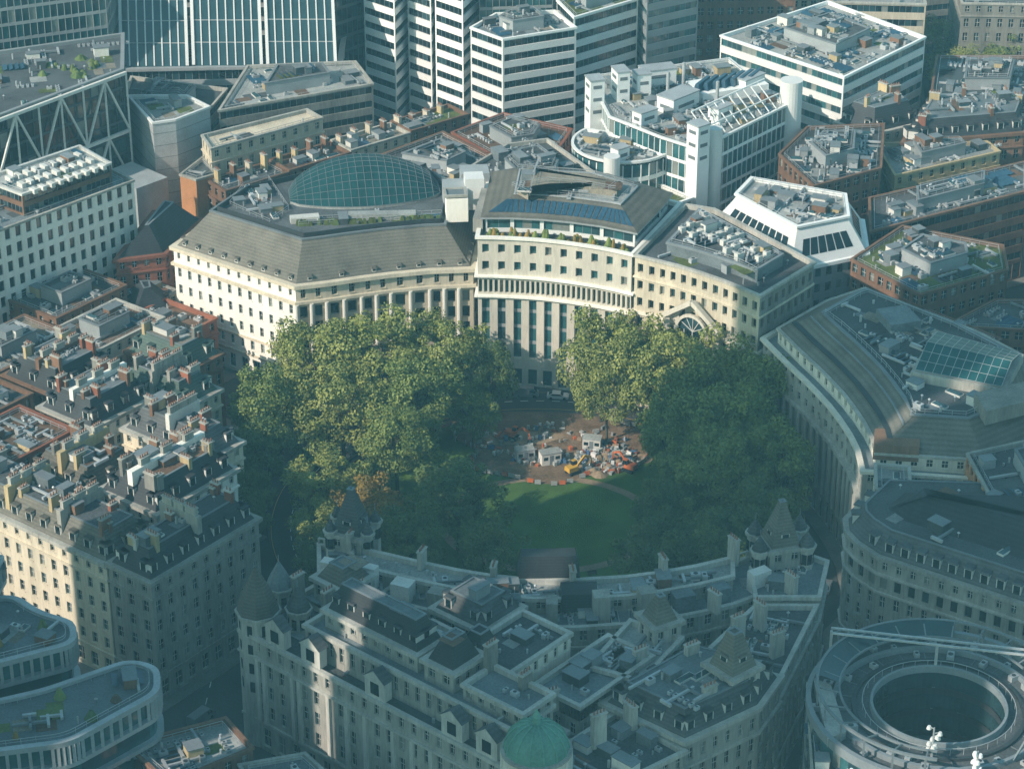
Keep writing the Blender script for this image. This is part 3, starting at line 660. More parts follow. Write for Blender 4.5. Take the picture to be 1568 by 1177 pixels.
# ------------------------------------------------------------ bottom-left modern curved office
def rounded(pts,r,n=6):
    out=[]; m=len(pts)
    for i in range(m):
        a=Vector(pts[i-1]); p=Vector(pts[i]); c=Vector(pts[(i+1)%m]); u=(a-p).normalized(); w=(c-p).normalized()
        s=p+u*r; e=p+w*r
        for j in range(n+1):
            t=j/n; q=s*(1-t)**2+p*2*t*(1-t)+e*t*t; out.append((q.x,q.y))
    return out
def banded(name,pts,z0,z1,nf,r,top='lead_roof',plants=0):
    p=rounded(ccw(pts),r); b=B(name,p[0]); fh=(z1-z0)/nf; ip=inset(p,.9); n=len(p)
    for j in range(nf):
        z=z0+j*fh
        ring(b,'floor_bands|metal_light',p,z,z+.75,.1,.95)
        for i in range(n):
            k=(i+1)%n; b.q(gpick('teal'),[(*ip[i],z+.75),(*ip[k],z+.75),(*ip[k],z+fh),(*ip[i],z+fh)])
    ring(b,'floor_bands|metal_light',p,z1,z1+.9,.1,.95,.5); b.q('roof|'+top,[(*u,z1+.4) for u in inset(p,.9)])
    for i in range(n):
        P,Q=p[i],p[(i+1)%n]; L=math.dist(P,Q); m=max(1,int(L/1.6))
        for j in range(m):
            x,y=P[0]+(Q[0]-P[0])*j/m,P[1]+(Q[1]-P[1])*j/m; beam(b,'fins|metal_light',(x,y,z1-fh+.75),(x,y,z1),.15,.5)
    clutter(b,ip,z1+.4,.04)
    for i in range(plants):
        for t in range(20):
            x,y=R.uniform(min(q[0] for q in ip),max(q[0] for q in ip)),R.uniform(min(q[1] for q in ip),max(q[1] for q in ip))
            if inside(inset(p,1.5),x,y): break
        cyl(b,'roof_planting|'+R.choice(['leaf_autumn','leaf_dark','brown_roof','leaf_green']),x,y,z1+.4,z1+R.uniform(1,2.2),R.uniform(.5,1.2),.3,n=8)
    b.done()
banded('curved_glass_office',[(-80,346),(-96,342),(-108,318),(-84,324),(-68,332),(-69,338),(-75,341)],0,27,7,2.5,plants=10)
banded('curved_glass_office_wing',[(-72,324),(-86,318),(-84,306),(-66,310),(-54,323),(-55,330),(-60,332)],0,24,6,2.5,plants=4)
banded('curved_glass_upper_pavilion',[(-82,352),(-96,346),(-98,334),(-84,337)],23.4,31,2,2)
for nm,p,h,wm,st,rk in [('low_brick_building',[(-60,322),(-45,329),(-40,321),(-52,312)],16,'brick_brown','classic','pale_roof'),
   ('low_brick_building',[(-42,318),(-32,321),(-24,310),(-36,305)],15,'stone_grey','office','lead_roof'),
   ('low_office_building',[(-64,308),(-54,309),(-44,300),(-56,292)],19,'stone_grey','office','felt_roof'),
   ('low_office_building',[(-38,302),(-26,306),(-14,292),(-28,286)],14,'stone_grey','office','felt_roof')]:
    gen(nm,p,h,wm,st,'flat',rk,.2)
# ------------------------------------------------------------ bottom-right round rooftop
b=B('circular_rooftop_office',(65,319.5)); cx,cy=65,319.5; N_=72
def cp(r,i,z,ox=0): a=6.28318*i/N_; return (cx+ox+r*math.cos(a),cy+r*math.sin(a),z)
for i in range(N_):
    j=i+1
    for f in range(6):
        z=f*4; b.q('walls|grey_clad',[cp(20,i,z),cp(20,j,z),cp(20,j,z+1.2),cp(20,i,z+1.2)]); b.q(gpick('teal'),[cp(19.8,i,z+1.2),cp(19.8,j,z+1.2),cp(19.8,j,z+4),cp(19.8,i,z+4)])
        b.q('walls|grey_clad',[cp(20,i,z+1.2),cp(20,j,z+1.2),cp(19.8,j,z+1.2),cp(19.8,i,z+1.2)])
    b.q('roof|felt_roof',[cp(20,i,24),cp(20,j,24),cp(10.2,j,24),cp(10.2,i,24)])
    for (r0,r1,z0,z1,k) in ((10.0,10.4,24,25.2,'metal_mid'),(15.6,16.2,24,24.9,'metal_mid'),(19.4,20.2,24,25.6,'metal_mid'),(12.6,13.2,24,24.5,'metal_dark')):
        b.q('rims|'+k,[cp(r1,i,z0),cp(r1,j,z0),cp(r1,j,z1),cp(r1,i,z1)]); b.q('rims|'+k,[cp(r1,i,z1),cp(r1,j,z1),cp(r0,j,z1),cp(r0,i,z1)]); b.q('rims|'+k,[cp(r0,j,z0),cp(r0,i,z0),cp(r0,i,z1),cp(r0,j,z1)])
    for zz in (12,16,20): b.q('well|metal_dark',[cp(10.05,j,zz),cp(10.05,i,zz),cp(10.05,i,zz+1.2),cp(10.05,j,zz+1.2)]); b.q('well_windows|glass_mid',[cp(10.2,j,zz+1.2),cp(10.2,i,zz+1.2),cp(10.2,i,zz+4),cp(10.2,j,zz+4)])
    b.q('well_floor|felt_roof',[cp(10.3,i,12),cp(10.3,j,12),cp(0.01,j,12),cp(0.01,i,12)])
    if i%2==0: beam(b,'railing|metal_light',cp(11.6,i,24),cp(11.6,i,25.2),.06)
    beam(b,'railing|metal_light',cp(11.6,i,25.2),cp(11.6,j,25.2),.07)
    if i%3==0: beam(b,'roof_seams|metal_mid',cp(13.3,i,24.04),cp(15.5,i,24.04),.12)
    if 4<i<52:
        beam(b,'steel_frame|metal_mid',cp(18.6,i,28.2),cp(18.6,j,28.2),.4); beam(b,'steel_frame|metal_mid',cp(15.2,i,27.2),cp(15.2,j,27.2),.3)
        if i%3==0: beam(b,'steel_frame|metal_mid',cp(18.6,i,24),cp(18.6,i,28.2),.3); beam(b,'steel_frame|metal_mid',cp(18.6,i,28.2),cp(15.2,i,27.2),.22)
        if 14<i<34: b.q('glass_canopy|glass_mid',[cp(18.5,i,28.3),cp(18.5,j,28.3),cp(15.3,j,27.3),cp(15.3,i,27.3)])
for a in range(34):
    an=6.283*a/34; r=R.uniform(14,18.5); ac_unit(b,cx+r*math.cos(an),cy+r*math.sin(an),24,an,R.uniform(.5,1.1))
prism(b,'side_fin|pale_roof',[(46.5,326),(49,324),(50,312),(47,310)],24,25.5)
for (p_,q_) in (((50,333,29),(84,325,29.6)),((50,334.5,29),(84,326.5,29.6))): beam(b,'gantry|metal_light',p_,q_,.3)
for x,y in ((50,333.7),(66,330)): beam(b,'gantry|metal_light',(x,y,17),(x,y,29),.4)
for i in range(18): t=i/18; beam(b,'gantry|metal_mid',(50+34*t,333-8*t,29),(50+34*(t+.055),334.5-8*(t+.055),29),.15)
prev=(74,306,24.5)
for i in range(10):
    t=(i+1)/10; c_=(74+6*math.sin(t*2.2),306+13*t,24.5+9*math.sin(t*1.6)); beam(b,'boom|metal_mid',prev,c_,.28); prev=c_
b.done()
gen('plant_deck_building',[(46,330),(44,300),(52,296),(56,302),(50,312),(48,322)],22,'dark_clad','curtain','flat','dark_clad',.2)
gen('plant_deck_building',[(50,341),(47,332),(54,338.5),(66,341),(84,336),(90,341),(70,352)],17,'stone_grey','office','flat','lead_roof',.2)
def aerial(x,y,z,s=1):
    b=B('rooftop_aerial_mast',(x,y)); cyl(b,'mast|metal_light',x,y,z,z+5.5*s,.2,.12,n=6); cyl(b,'base|metal_mid',x,y,z,z+.4,.8,n=8)
    for i in range(12):
        a=R.uniform(0,6.28); zz=z+R.uniform(1.4,5.3)*s; r=R.uniform(.4,.9)*s
        beam(b,'arms|metal_light',(x,y,zz),(x+r*math.cos(a),y+r*math.sin(a),zz+.2),.12); cyl(b,'dishes|white_clad',x+r*math.cos(a),y+r*math.sin(a),zz-.25,zz+.25,.4,.25,n=9)
    b.done()
for t in ((62,306.5,24,1.1),(54,338.8,16,1),(60,340,16,1.2),(49,302,21,.9),(68,303,24,.8)): aerial(*t)
# ------------------------------------------------------------ left grid office and others
Lp_=[(-106,472),(-80.5,499),(-93,513),(-122,486)]
b=gen('gridded_stone_office',Lp_,34,'stone_white','grid','flat','lead_roof',.05,plant=False,zones=[(0,5,'c',1,3,.9,.85),(5,34,'g',8,2.7,.5,.66)],g='dark',base=B('gridded_stone_office',Lp_[0]))
q=ccw([(-101,482),(-85,498.5),(-93,508),(-111,490)])
for i in range(4): fac(b,q[i],q[(i+1)%4],[(33,38,'b',2,1.2,1,.6)],'brick_brown')
flatroof(b,q,38.2,'pale_roof',.6,'white_paint'); 
for i in range(9):
    for j in range(3): t=i/9; x,y=-99+14*t-3*j,484+14*t+3*j; obox(b,'cooling_units|white_paint',x,y,37.6,38.6,.9,2.0,.78)
clutter(b,q,37.6,.1); clutter(b,inset(ccw(Lp_),1),33.1,.04); b.done(); pavement(ccw(Lp_))
gen('gridded_stone_office',[(-122,486),(-106,472),(-118,455),(-135,468)],36,'stone_bright','grid','flat','lead_roof',.06)
gen('brick_gabled_building',[(-84,489),(-74,492),(-68,510),(-79,514)],20,'brick_red','classic','hip','slate_dark',mh=5,mi=4)
gen('brick_gabled_building',[(-79,476),(-72,480),(-74,489),(-83,487)],13,'brick_brown','classic','hip','slate_dark',mh=4,mi=3)
b=B('truss_framed_glass_office',(-112,519)); K1=[(-114,517),(-89,547),(-92,570),(-124,556)]
for i in range(4): fac(b,K1[i],K1[(i+1)%4],[(0,40,'c',10,2.4,1,.85)],'dark_clad','mix')
flatroof(b,K1,40.8,'felt_roof',.8,'grey_clad',.5); clutter(b,K1,40,.05)
for i in range(16): cyl(b,'roof_planting|'+R.choice(['leaf_dark','green_roof']),R.uniform(-108,-95),R.uniform(540,558),40,40+R.uniform(.5,1.6),R.uniform(.6,1.6),.3,n=8)
P=Vector((-114,517,0)); Q=Vector((-89,547,0)); d=(Q-P).normalized(); L=(Q-P).length; nn_=Vector((d.y,-d.x,0))
f=lambda s,z: tuple(P+d*s+nn_*1.2+Vector((0,0,z)))
for zz in (12,26,40): beam(b,'steel_frame|white_paint',f(0,zz),f(L,zz),.7)
m=6
for i in range(m+1): beam(b,'steel_frame|white_paint',f(i*L/m,0),f(i*L/m,40),.4)
for i in range(m):
    for z0,z1 in ((12,26),(26,40)):
        a,c=i*L/m,(i+1)*L/m
        if i%2: beam(b,'steel_frame|white_paint',f(a,z1),f(c,z0),.45)
        else: beam(b,'steel_frame|white_paint',f(a,z0),f(c,z1),.45)
b.done()
gen('glass_office_tower',[(-125,568),(-97,580),(-97,612),(-138,602)],50,'grey_clad','curtain','flat','lead_roof',.03,g='teal',cop='white_clad')
b=gen('white_metal_clad_building',[(-82,541),(-77,543),(-70,551),(-76,558),(-90,558)],30,'metal_light','solid','flat','pale_roof',.03,cop='white_clad',base=B('white_metal_clad_building',(-80,550)))
obox(b,'side_block|metal_light',-86,534,0,20,9,13,.8); 
for zz in range(3,29,3): ring(b,'cladding_joints|metal_mid',ccw([(-82,541),(-77,543),(-70,551),(-76,558),(-90,558)]),zz,zz+.12,.03,0)
b.done()
gen('flat_grey_building',[(-92,560),(-77,559),(-72,552),(-68,570),(-92,578)],27,'stone_grey','band','flat','felt_roof',.05)
gen('banded_grey_office',[(-68,551),(-33,568),(-38,583),(-64,580)],29,'stone_grey','band','flat','pale_roof',.06,g='dark')
b=B('ribbed_glass_roof_office',(-70,600)); K3=[(-96,582),(-42,585),(-42,640),(-96,640)]
for i in range(4): fac(b,K3[i],K3[(i+1)%4],[(0,27,'b',7,1.6,1,.6)],'grey_clad','dark')
ring(b,'eave|metal_light',K3,26.6,27.3,.5,.8)
def crv(t): return 27.2+34*(1-(1-t)**1.7)
NS=12
for s,(x0,x1) in enumerate(((-95,-79),(-77.5,-61),(-59.5,-43))):
    y0=583.5+s*.5; Lq=44
    for i in range(NS):
        t0,t1=i/NS,(i+1)/NS
        b.q('glass_roof|glass_mid',[(x0-4*t0,y0+Lq*t0,crv(t0)),(x1-4*t0,y0+Lq*t0,crv(t0)),(x1-4*t1,y0+Lq*t1,crv(t1)),(x0-4*t1,y0+Lq*t1,crv(t1))])
        for xx in (x0,x1): b.q('roof_side|metal_light',[(xx-4*t0,y0+Lq*t0,crv(t0)-1.6),(xx-4*t1,y0+Lq*t1,crv(t1)-1.6),(xx-4*t1,y0+Lq*t1,crv(t1)),(xx-4*t0,y0+Lq*t0,crv(t0))])
        for r in range(9):
            u=r/8; beam(b,'roof_ribs|white_clad',(x0+(x1-x0)*u-4*t0,y0+Lq*t0,crv(t0)+.25),(x0+(x1-x0)*u-4*t1,y0+Lq*t1,crv(t1)+.25),.75 if r in(0,8) else .3)
        beam(b,'roof_ribs|metal_light',(x0-4*t1,y0+Lq*t1,crv(t1)+.1),(x1-4*t1,y0+Lq*t1,crv(t1)+.1),.18)
b.done()
gen('dark_glass_tower',[(-46,600),(-34,612),(-40,640),(-52,635)],85,'dark_clad','curtain','flat','felt_roof',.02,g='dark')
# ------------------------------------------------------------ white banded tower
zt=lambda h:[(0,h,'b',round(h/3.6),1.6,1,.52)]
for p,h in (([(-37,606),(-29,598.5),(-24,616),(-33,622)],92),([(-26,604),(-20,598),(-17,614),(-23,616)],90),([(-19,598.5),(-12,591.5),(-5,612),(-15,616)],94)):
    gen('white_banded_office_tower',p,h,'white_clad','x','flat','pale_roof',.03,zones=zt(h),g='dark',cop='white_clad',pav=False)
gen('white_banded_office_block',[(-10,582),(-2.2,574),(15.5,582),(10.5,594),(-4,592)],38,'white_clad','x','flat','lead_roof',.12,zones=zt(38),g='dark',cop='white_clad')
gen('white_banded_office_block',[(15,583.5),(31,597),(24,610),(11,596)],40,'white_clad','x','flat','green_roof',.05,zones=zt(40),g='dark',cop='white_clad')
gen('glass_office_tower',[(-8,596),(10,598),(14,616),(-2,618)],52,'grey_clad','curtain','flat','green_roof',.05,g='teal')
gen('glass_office_tower',[(33,592),(46,600),(44,625),(28,622)],46,'grey_clad','band','flat','lead_roof',.05,g='teal')
dN=(.782,.623)
for i in range(4):
    a=i*17.2; p0=(-64+dN[0]*a,523+dN[1]*a); p1=(p0[0]+dN[0]*17,p0[1]+dN[1]*17)
    gen('brick_terrace_building',[p0,p1,(p1[0]-5,p1[1]+6.3),(p0[0]-5,p0[1]+6.3)],21+.4*i,('brick_brown','brick_brown','stone_cream','brick_brown')[i],'classic','flat',('felt_roof','brown_roof','gravel_roof','green_roof')[i],.18)
b=B('chimney_stack_row',(-40,545))
for i in range(16): a=2+i*4.2; x,y=-64+dN[0]*a-4,523+dN[1]*a+5; chimney(b,x,y,20,R.uniform(2.8,3.8),math.atan2(.623,.782)+1.57,R.uniform(1.4,2.2),.9,R.choice(['brick_yellow','brick_brown','stone_cream']))
b.done()
gen('cream_flat_roof_building',[(-68,533),(-44,551.5),(-48,557),(-71,541)],27,'stone_cream','classic','flat','stone_cream',.02)
gen('orange_brick_building',[(-75,530),(-71,527),(-66,531),(-71,540)],22,'brick_orange','solid','flat','felt_roof',.03)
gen('dark_roof_office',[(-36,528),(-12,518),(-2,530),(-16,548)],25,'brick_brown','office','flat','felt_roof',.18)
gen('dark_roof_office',[(-10,517),(-4,502),(16,505),(18,515),(8,534),(-1,531)],29,'stone_grey','office','flat','felt_roof',.18)
gen('brick_office_building',[(-14,550),(-2,533),(10,538),(14,552),(-2,562)],24,'brick_red','office','flat','brown_roof',.1)
# ------------------------------------------------------------ white modern glass complex
b=B('white_modern_glass_complex',(40,545))
Om=ccw([(41,519),(63,545),(52,575),(18,563),(22,538),(33,526)]); 
for i in range(len(Om)): fac(b,Om[i],Om[(i+1)%len(Om)],[(0,32,'c',8,1.9,1,.82)],'white_clad','teal')
flatroof(b,Om,32.8,'pale_roof',.9,'white_clad'); clutter(b,Om,31.9,.18)
dr=[(25+11.5*math.cos(math.pi*(.75+i/22*1.25)),532+11.5*math.sin(math.pi*(.75+i/22*1.25))) for i in range(23)]
dr=ccw(dr)
for i in range(len(dr)): fac(b,dr[i],dr[(i+1)%len(dr)],[(0,28,'c',7,1.6,1,.74)],'white_clad','teal')
flatroof(b,dr,29,'pale_roof',.9,'white_clad'); clutter(b,dr,28.1,.16)
for x,y,h,l,w,a in ((41,520.5,38,3.6,3.6,.7),(19,548,38,3.4,4,.3),(25,551,39,3,4.5,.3),(30,553,37.5,3.4,3.6,.3),(30,536,35,5,3,.7),(47,536,36,5,3,.8),(38,545,35.5,9,5,.8),(55,556,35.5,7,4,.8),(24,524,31,3.4,2.6,.7),(34,560,36,8,4,.3)):
    obox(b,'service_towers|white_clad',x,y,0 if h>37 else (28.1 if h<32 else 31.9),h,l,w,a); obox(b,'service_towers|metal_light',x,y,h,h+.3,l+.3,w+.3,a,bot=True)
    c,s=math.cos(a),math.sin(a)
    for zz in range(int(h)-1,int(h)-9 if h>37 else int(h)-2,-3):
        for u,v,lu,lv in ((0,-w/2-.03,l*.6,.04),(-l/2-.03,0,.04,w*.6)): obox(b,'louvres|metal_mid',x+u*c-v*s,y+u*s+v*c,zz-.9,zz-.1,lu,lv,a)
cyl(b,'round_stair_tower|white_clad',64,547,0,38,2.6,n=24); cyl(b,'round_stair_tower|white_clad',22,519,0,31,1.8,n=20); cyl(b,'round_stair_tower|white_clad',45,523,0,36,1.6,n=20)
for i in range(7):
    obox(b,'blue_rooflights|glass_blue',44+i*2.1,552+i*.9,34.2,36.0,1.6,7,-.5,t=.4); 
obox(b,'blue_rooflights|white_clad',50,555,31.9,34.2,17,9,.4)
for i in range(10): t=i/10; beam(b,'roof_frame|white_clad',(44+18*t,524+20*t,33),(40+18*t,530+20*t,37),.2); 
beam(b,'roof_frame|white_clad',(40,530,37),(58,550,37),.3); beam(b,'roof_frame|white_clad',(43,526,35),(61,546,35),.25)
for x,y in ((36,552),(40,558),(47,546)): cyl(b,'flues|metal_light',x,y,31.9,38,.4,n=10)
b.done(); pavement(Om)
gen('white_stone_office',[(26,519),(34,512),(40,517),(32,526)],22,'white_clad','band','flat','green_roof',.05,cop='white_clad')
# ------------------------------------------------------------ right-hand groups
b=B('sloped_glazing_office',(58,495)); p=ccw([(43,501),(58,479),(75,487),(76,504),(50,516)])
n=5
for i in range(n): fac(b,p[i],p[(i+1)%n],[(0,22,'g',6,2.6,.5,.55)],'grey_clad')
ring(b,'eave|white_clad',p,21.6,22.4,.5,.2); t=inset(p,4.4); p_=inset(p,.2)
for i in range(n):
    j=(i+1)%n; b.q('sloping_wall|white_clad',[(*p_[i],22.4),(*p_[j],22.4),(*t[j],29),(*t[i],29)])
    L=math.dist(p_[i],p_[j]); m=int(L/2.2)
    for s in range(1,m-1):
        def sl(u,w):
            A_=(p_[i][0]+(p_[j][0]-p_[i][0])*u,p_[i][1]+(p_[j][1]-p_[i][1])*u); C_=(t[i][0]+(t[j][0]-t[i][0])*u,t[i][1]+(t[j][1]-t[i][1])*u)
            nx,ny=(p_[j][1]-p_[i][1])/L*.06,-(p_[j][0]-p_[i][0])/L*.06
            return (A_[0]+(C_[0]-A_[0])*w+nx,A_[1]+(C_[1]-A_[1])*w+ny,22.4+6.6*w+.05)
        b.q('sloping_windows|glass_dark',[sl(s/m+.008,.25),sl((s+1)/m-.008,.25),sl((s+1)/m-.008,.7),sl(s/m+.008,.7)])
flatroof(b,t,29.8,'pale_roof',.8,'white_clad',.4); clutter(b,t,29,.22); b.done(); pavement(p)
gen('brick_office_building',[(71,483),(83,466),(103,478),(104,490),(84,500)],23,'brick_brown','office','flat','green_roof',.2)
gen('long_brick_office',[(77,499),(115,521),(118,538),(79,517)],22,'brick_brown','band','flat','felt_roof',.18)
gen('brick_office_building',[(60,530),(66,512),(82,522),(86,548),(68,546)],27,'brick_brown','office','flat','felt_roof',.2)
gen('white_stepped_office',[(78,562),(101,589),(80,615),(51,590)],33,'white_clad','band','flat','pale_roof',.16,cop='white_clad',g='teal')
gen('dark_mansard_building',[(76,556),(84,549),(96,556),(90,570)],24,'stone_cream','classic','mansard','slate_dark',.05,mh=5,chim=10)
gen('stone_town_building',[(90,544),(119,550),(124,566),(98,566)],24,'brick_brown','classic','mansard','slate_dark',.15,chim=11)
gen('dark_roof_office',[(100,570),(126,570),(134,600),(106,600)],24,'brick_brown','office','flat','dark_clad',.14)
gen('stone_town_building',[(86,527),(112,541),(110,547),(84,546)],23,'brick_yellow','classic','flat','pale_roof',.16)
gen('brick_office_building',[(72,467),(92,447),(98,454),(80,473)],19,'brick_brown','office','flat','felt_roof',.18)
gen('dark_roof_office',[(104,434),(124,426),(132,450),(108,458)],24,'brick_brown','office','flat','felt_roof',.18)
gen('brick_office_building',[(88,462),(104,460),(110,474),(100,474)],18,'brick_brown','office','flat','felt_roof',.1)
gen('brick_office_building',[(108,464),(132,460),(134,490),(110,492)],22,'brick_brown','office','flat','lead_roof',.14)
gen('stone_town_building',[(106,402),(130,396),(134,418),(108,426)],25,'brick_brown','office','flat','lead_roof',.14)
gen('brick_office_building',[(118,500),(140,500),(140,520),(121,518)],22,'brick_brown','office','flat','lead_roof',.14)
wm_=['stone_grey','brick_brown','stone_pale','brick_brown','stone_cream']
for i,(x,y,w,d_,h) in enumerate([(-150,560,20,40,45),(-150,620,30,30,40),(-115,650,30,30,48),(60,640,26,20,34),(95,635,24,26,30),(130,640,26,26,28),(25,655,24,24,40),(160,600,30,30,30),(150,555,24,30,26),(70,690,34,26,36),(115,690,34,30,32),(160,680,34,34,30),(10,700,40,30,45),(-40,690,40,30,60),(-100,700,40,30,60),(-160,690,40,40,50),(60,740,60,30,40),(140,750,60,30,40),(-60,760,80,30,60),(150,520,16,24,24),(150,470,24,40,24),(150,420,24,30,26),(145,375,24,26,26),(-140,430,22,40,24),(-135,380,30,36,24),(-125,345,20,24,24)]):
    a=R.uniform(-.25,.35); c,s=math.cos(a),math.sin(a); p=[(x+u*c-v*s,y+u*s+v*c) for u,v in((-w/2,-d_/2),(w/2,-d_/2),(w/2,d_/2),(-w/2,d_/2))]
    gen('background_office_building',p,h,wm_[i%5],('office','band','classic')[i%3],'flat',('lead_roof','pale_roof','felt_roof')[i%3],.06)
for p,h in (([(-190,266),(-165,244),(-140,279),(-166,306)],235),([(-150,230),(-112,200),(-88,235),(-124,267)],250)):
    gen('skyscraper',p,h,'grey_clad','x','flat','lead_roof',.02,zones=[(0,h,'c',60,6,1,.8)],g='teal',pav=False)
# ------------------------------------------------------------ trees
def tree_mesh(nm,seed,leafm,H=26,Rc=10,nl=15000,ls=.58):
    g=np.random.default_rng(seed)
    b=B('tmp')
    def limb(p,q,r0,r1,n=7):
        p=Vector(p); q=Vector(q); d=(q-p).normalized(); s=d.cross(Vector((.3,.9,.1))).normalized(); u=s.cross(d)
        for i in range(n):
            a,c=6.283*i/n,6.283*(i+1)/n
            f=lambda P,r,t:tuple(P+s*r*math.cos(t)+u*r*math.sin(t))
            b.q('t',[f(p,r0,a),f(p,r0,c),f(q,r1,c),f(q,r1,a)])
    limb((0,0,-.2),(.2,.1,H*.3),.5,.36,9); top=(.2,.1,H*.3)
    for i in range(8):
        a=6.283*i/8+g.uniform(-.3,.3); e=g.uniform(.3,.7); q=(math.cos(a)*Rc*e,math.sin(a)*Rc*e,H*g.uniform(.5,.8)); m=(q[0]*.45,q[1]*.45,H*.3+(q[2]-H*.3)*.55)
        limb(top,m,.25,.15); limb(m,q,.15,.04)
    tv,tf=b.p['t']; nt=len(tv)
    nc=70; cs=[]
    for i in range(nc):
        a=g.uniform(0,6.283); ph=math.asin(g.uniform(-.85,1)); rr=g.uniform(.5,.98)
        wob=1+.18*math.sin(3*a+seed)+.1*math.sin(5*a+2*seed)
        cs.append((math.cos(a)*math.cos(ph)*Rc*rr*wob,math.sin(a)*math.cos(ph)*Rc*rr*wob,H*.55+math.sin(ph)*H*.39*rr,g.uniform(1.1,3.0)))
    cs=np.array(cs); w=cs[:,3]**2; idx=g.choice(nc,nl,p=w/w.sum())
    d=g.normal(size=(nl,3)); d/=np.linalg.norm(d,axis=1)[:,None]; rad=cs[idx,3]*g.uniform(.4,1.2,nl)**.6
    c=cs[idx,:3]+d*rad[:,None]*np.array([1,1,.8])
    s=ls*g.uniform(.5,1.25,nl)
    nrm=d*.8+g.normal(size=(nl,3))*.55+np.array([0,0,.35]); nrm/=np.linalg.norm(nrm,axis=1)[:,None]
    t=np.cross(nrm,g.normal(size=(nl,3))); t/=np.linalg.norm(t,axis=1)[:,None]; u=np.cross(nrm,t)
    t*=s[:,None]*.5; u*=s[:,None]*.5*g.uniform(.6,1,nl)[:,None]
    L4=np.stack([c-t-u*.4,c+t*.2-u,c+t+u*.3,c-t*.3+u],1).reshape(-1,3)
    verts=np.vstack([np.array(tv),L4]); me=bpy.data.meshes.new(nm)
    fl=[list(f) for f in tf]+(np.arange(nl*4).reshape(-1,4)+nt).tolist()
    me.from_pydata(verts.tolist(),[],fl); me.materials.append(MATS['bark']); me.materials.append(MATS[leafm])
    mi=np.zeros(len(fl),dtype=np.int32); mi[len(tf):]=1; me.polygons.foreach_set('material_index',mi); me.update(); return me
TM={'g':[tree_mesh('plane_tree_mesh',s,'leaf_green') for s in (1,2)],'y':[tree_mesh('plane_tree_mesh',s,'leaf_yellowgreen') for s in (3,8)],'d':[tree_mesh('dark_tree_mesh',s,'leaf_dark') for s in (4,6)],'a':[tree_mesh('autumn_tree_mesh',9,'leaf_autumn',nl=12000)]}
def tree(x,y,kind,h=1,r=1,nm=None):
    nm=nm or {'g':'plane_tree','y':'plane_tree','d':'plane_tree','a':'autumn_tree'}[kind]
    ob=bpy.data.objects.new(nm,R.choice(TM[kind])); ob.location=(x,y,0.1); ob.rotation_euler=(0,0,R.uniform(0,6.28)); ob.scale=(r,r,h); COL.objects.link(ob)
for t in [(-27,452,'y',1.12,1.1),(-39,451,'y',1.05,.95),(-15,455,'y',1.02,.92),(-48,436,'g',.85,.8),(-33,436,'y',.95,.95),(-19,438,'g',.9,.9),(-47,420,'d',.8,.75),(-35,412,'y',.75,.75),
  (-26,403,'a',.68,.68),(-22,424,'g',.82,.8),(-10,404,'d',.78,.9),(-19,391,'d',.7,.8),(-35,398,'y',.6,.55),(-4,453,'d',.78,.5),(-8,444,'g',.6,.55),
  (18,454,'y',1.1,.85),(19,446,'y',.8,.62),(28,447,'y',1.1,.95),(38,442,'y',1.15,1.0),(48,435,'g',1.02,.8),(33,434,'g',.95,.8),(30,426,'g',.8,.6),(41,422,'g',1.02,1.0),(50,412,'g',.9,.8),(38,408,'g',.9,.9),(45,396,'d',.8,.75),(33,418,'g',.7,.6),
  (28,401,'d',.7,.6),(26,388,'d',.66,.75),(37,388,'d',.72,.8),(-4,388,'d',.6,.65),(-32,386,'d',.6,.6),(-50,404,'d',.7,.6)]: tree(*t)
for t in [(118,620,'y'),(128,628,'g'),(140,615,'a'),(135,640,'g'),(150,632,'g'),(112,640,'g'),(100,655,'d')]: tree(t[0],t[1],t[2],.8,.8)
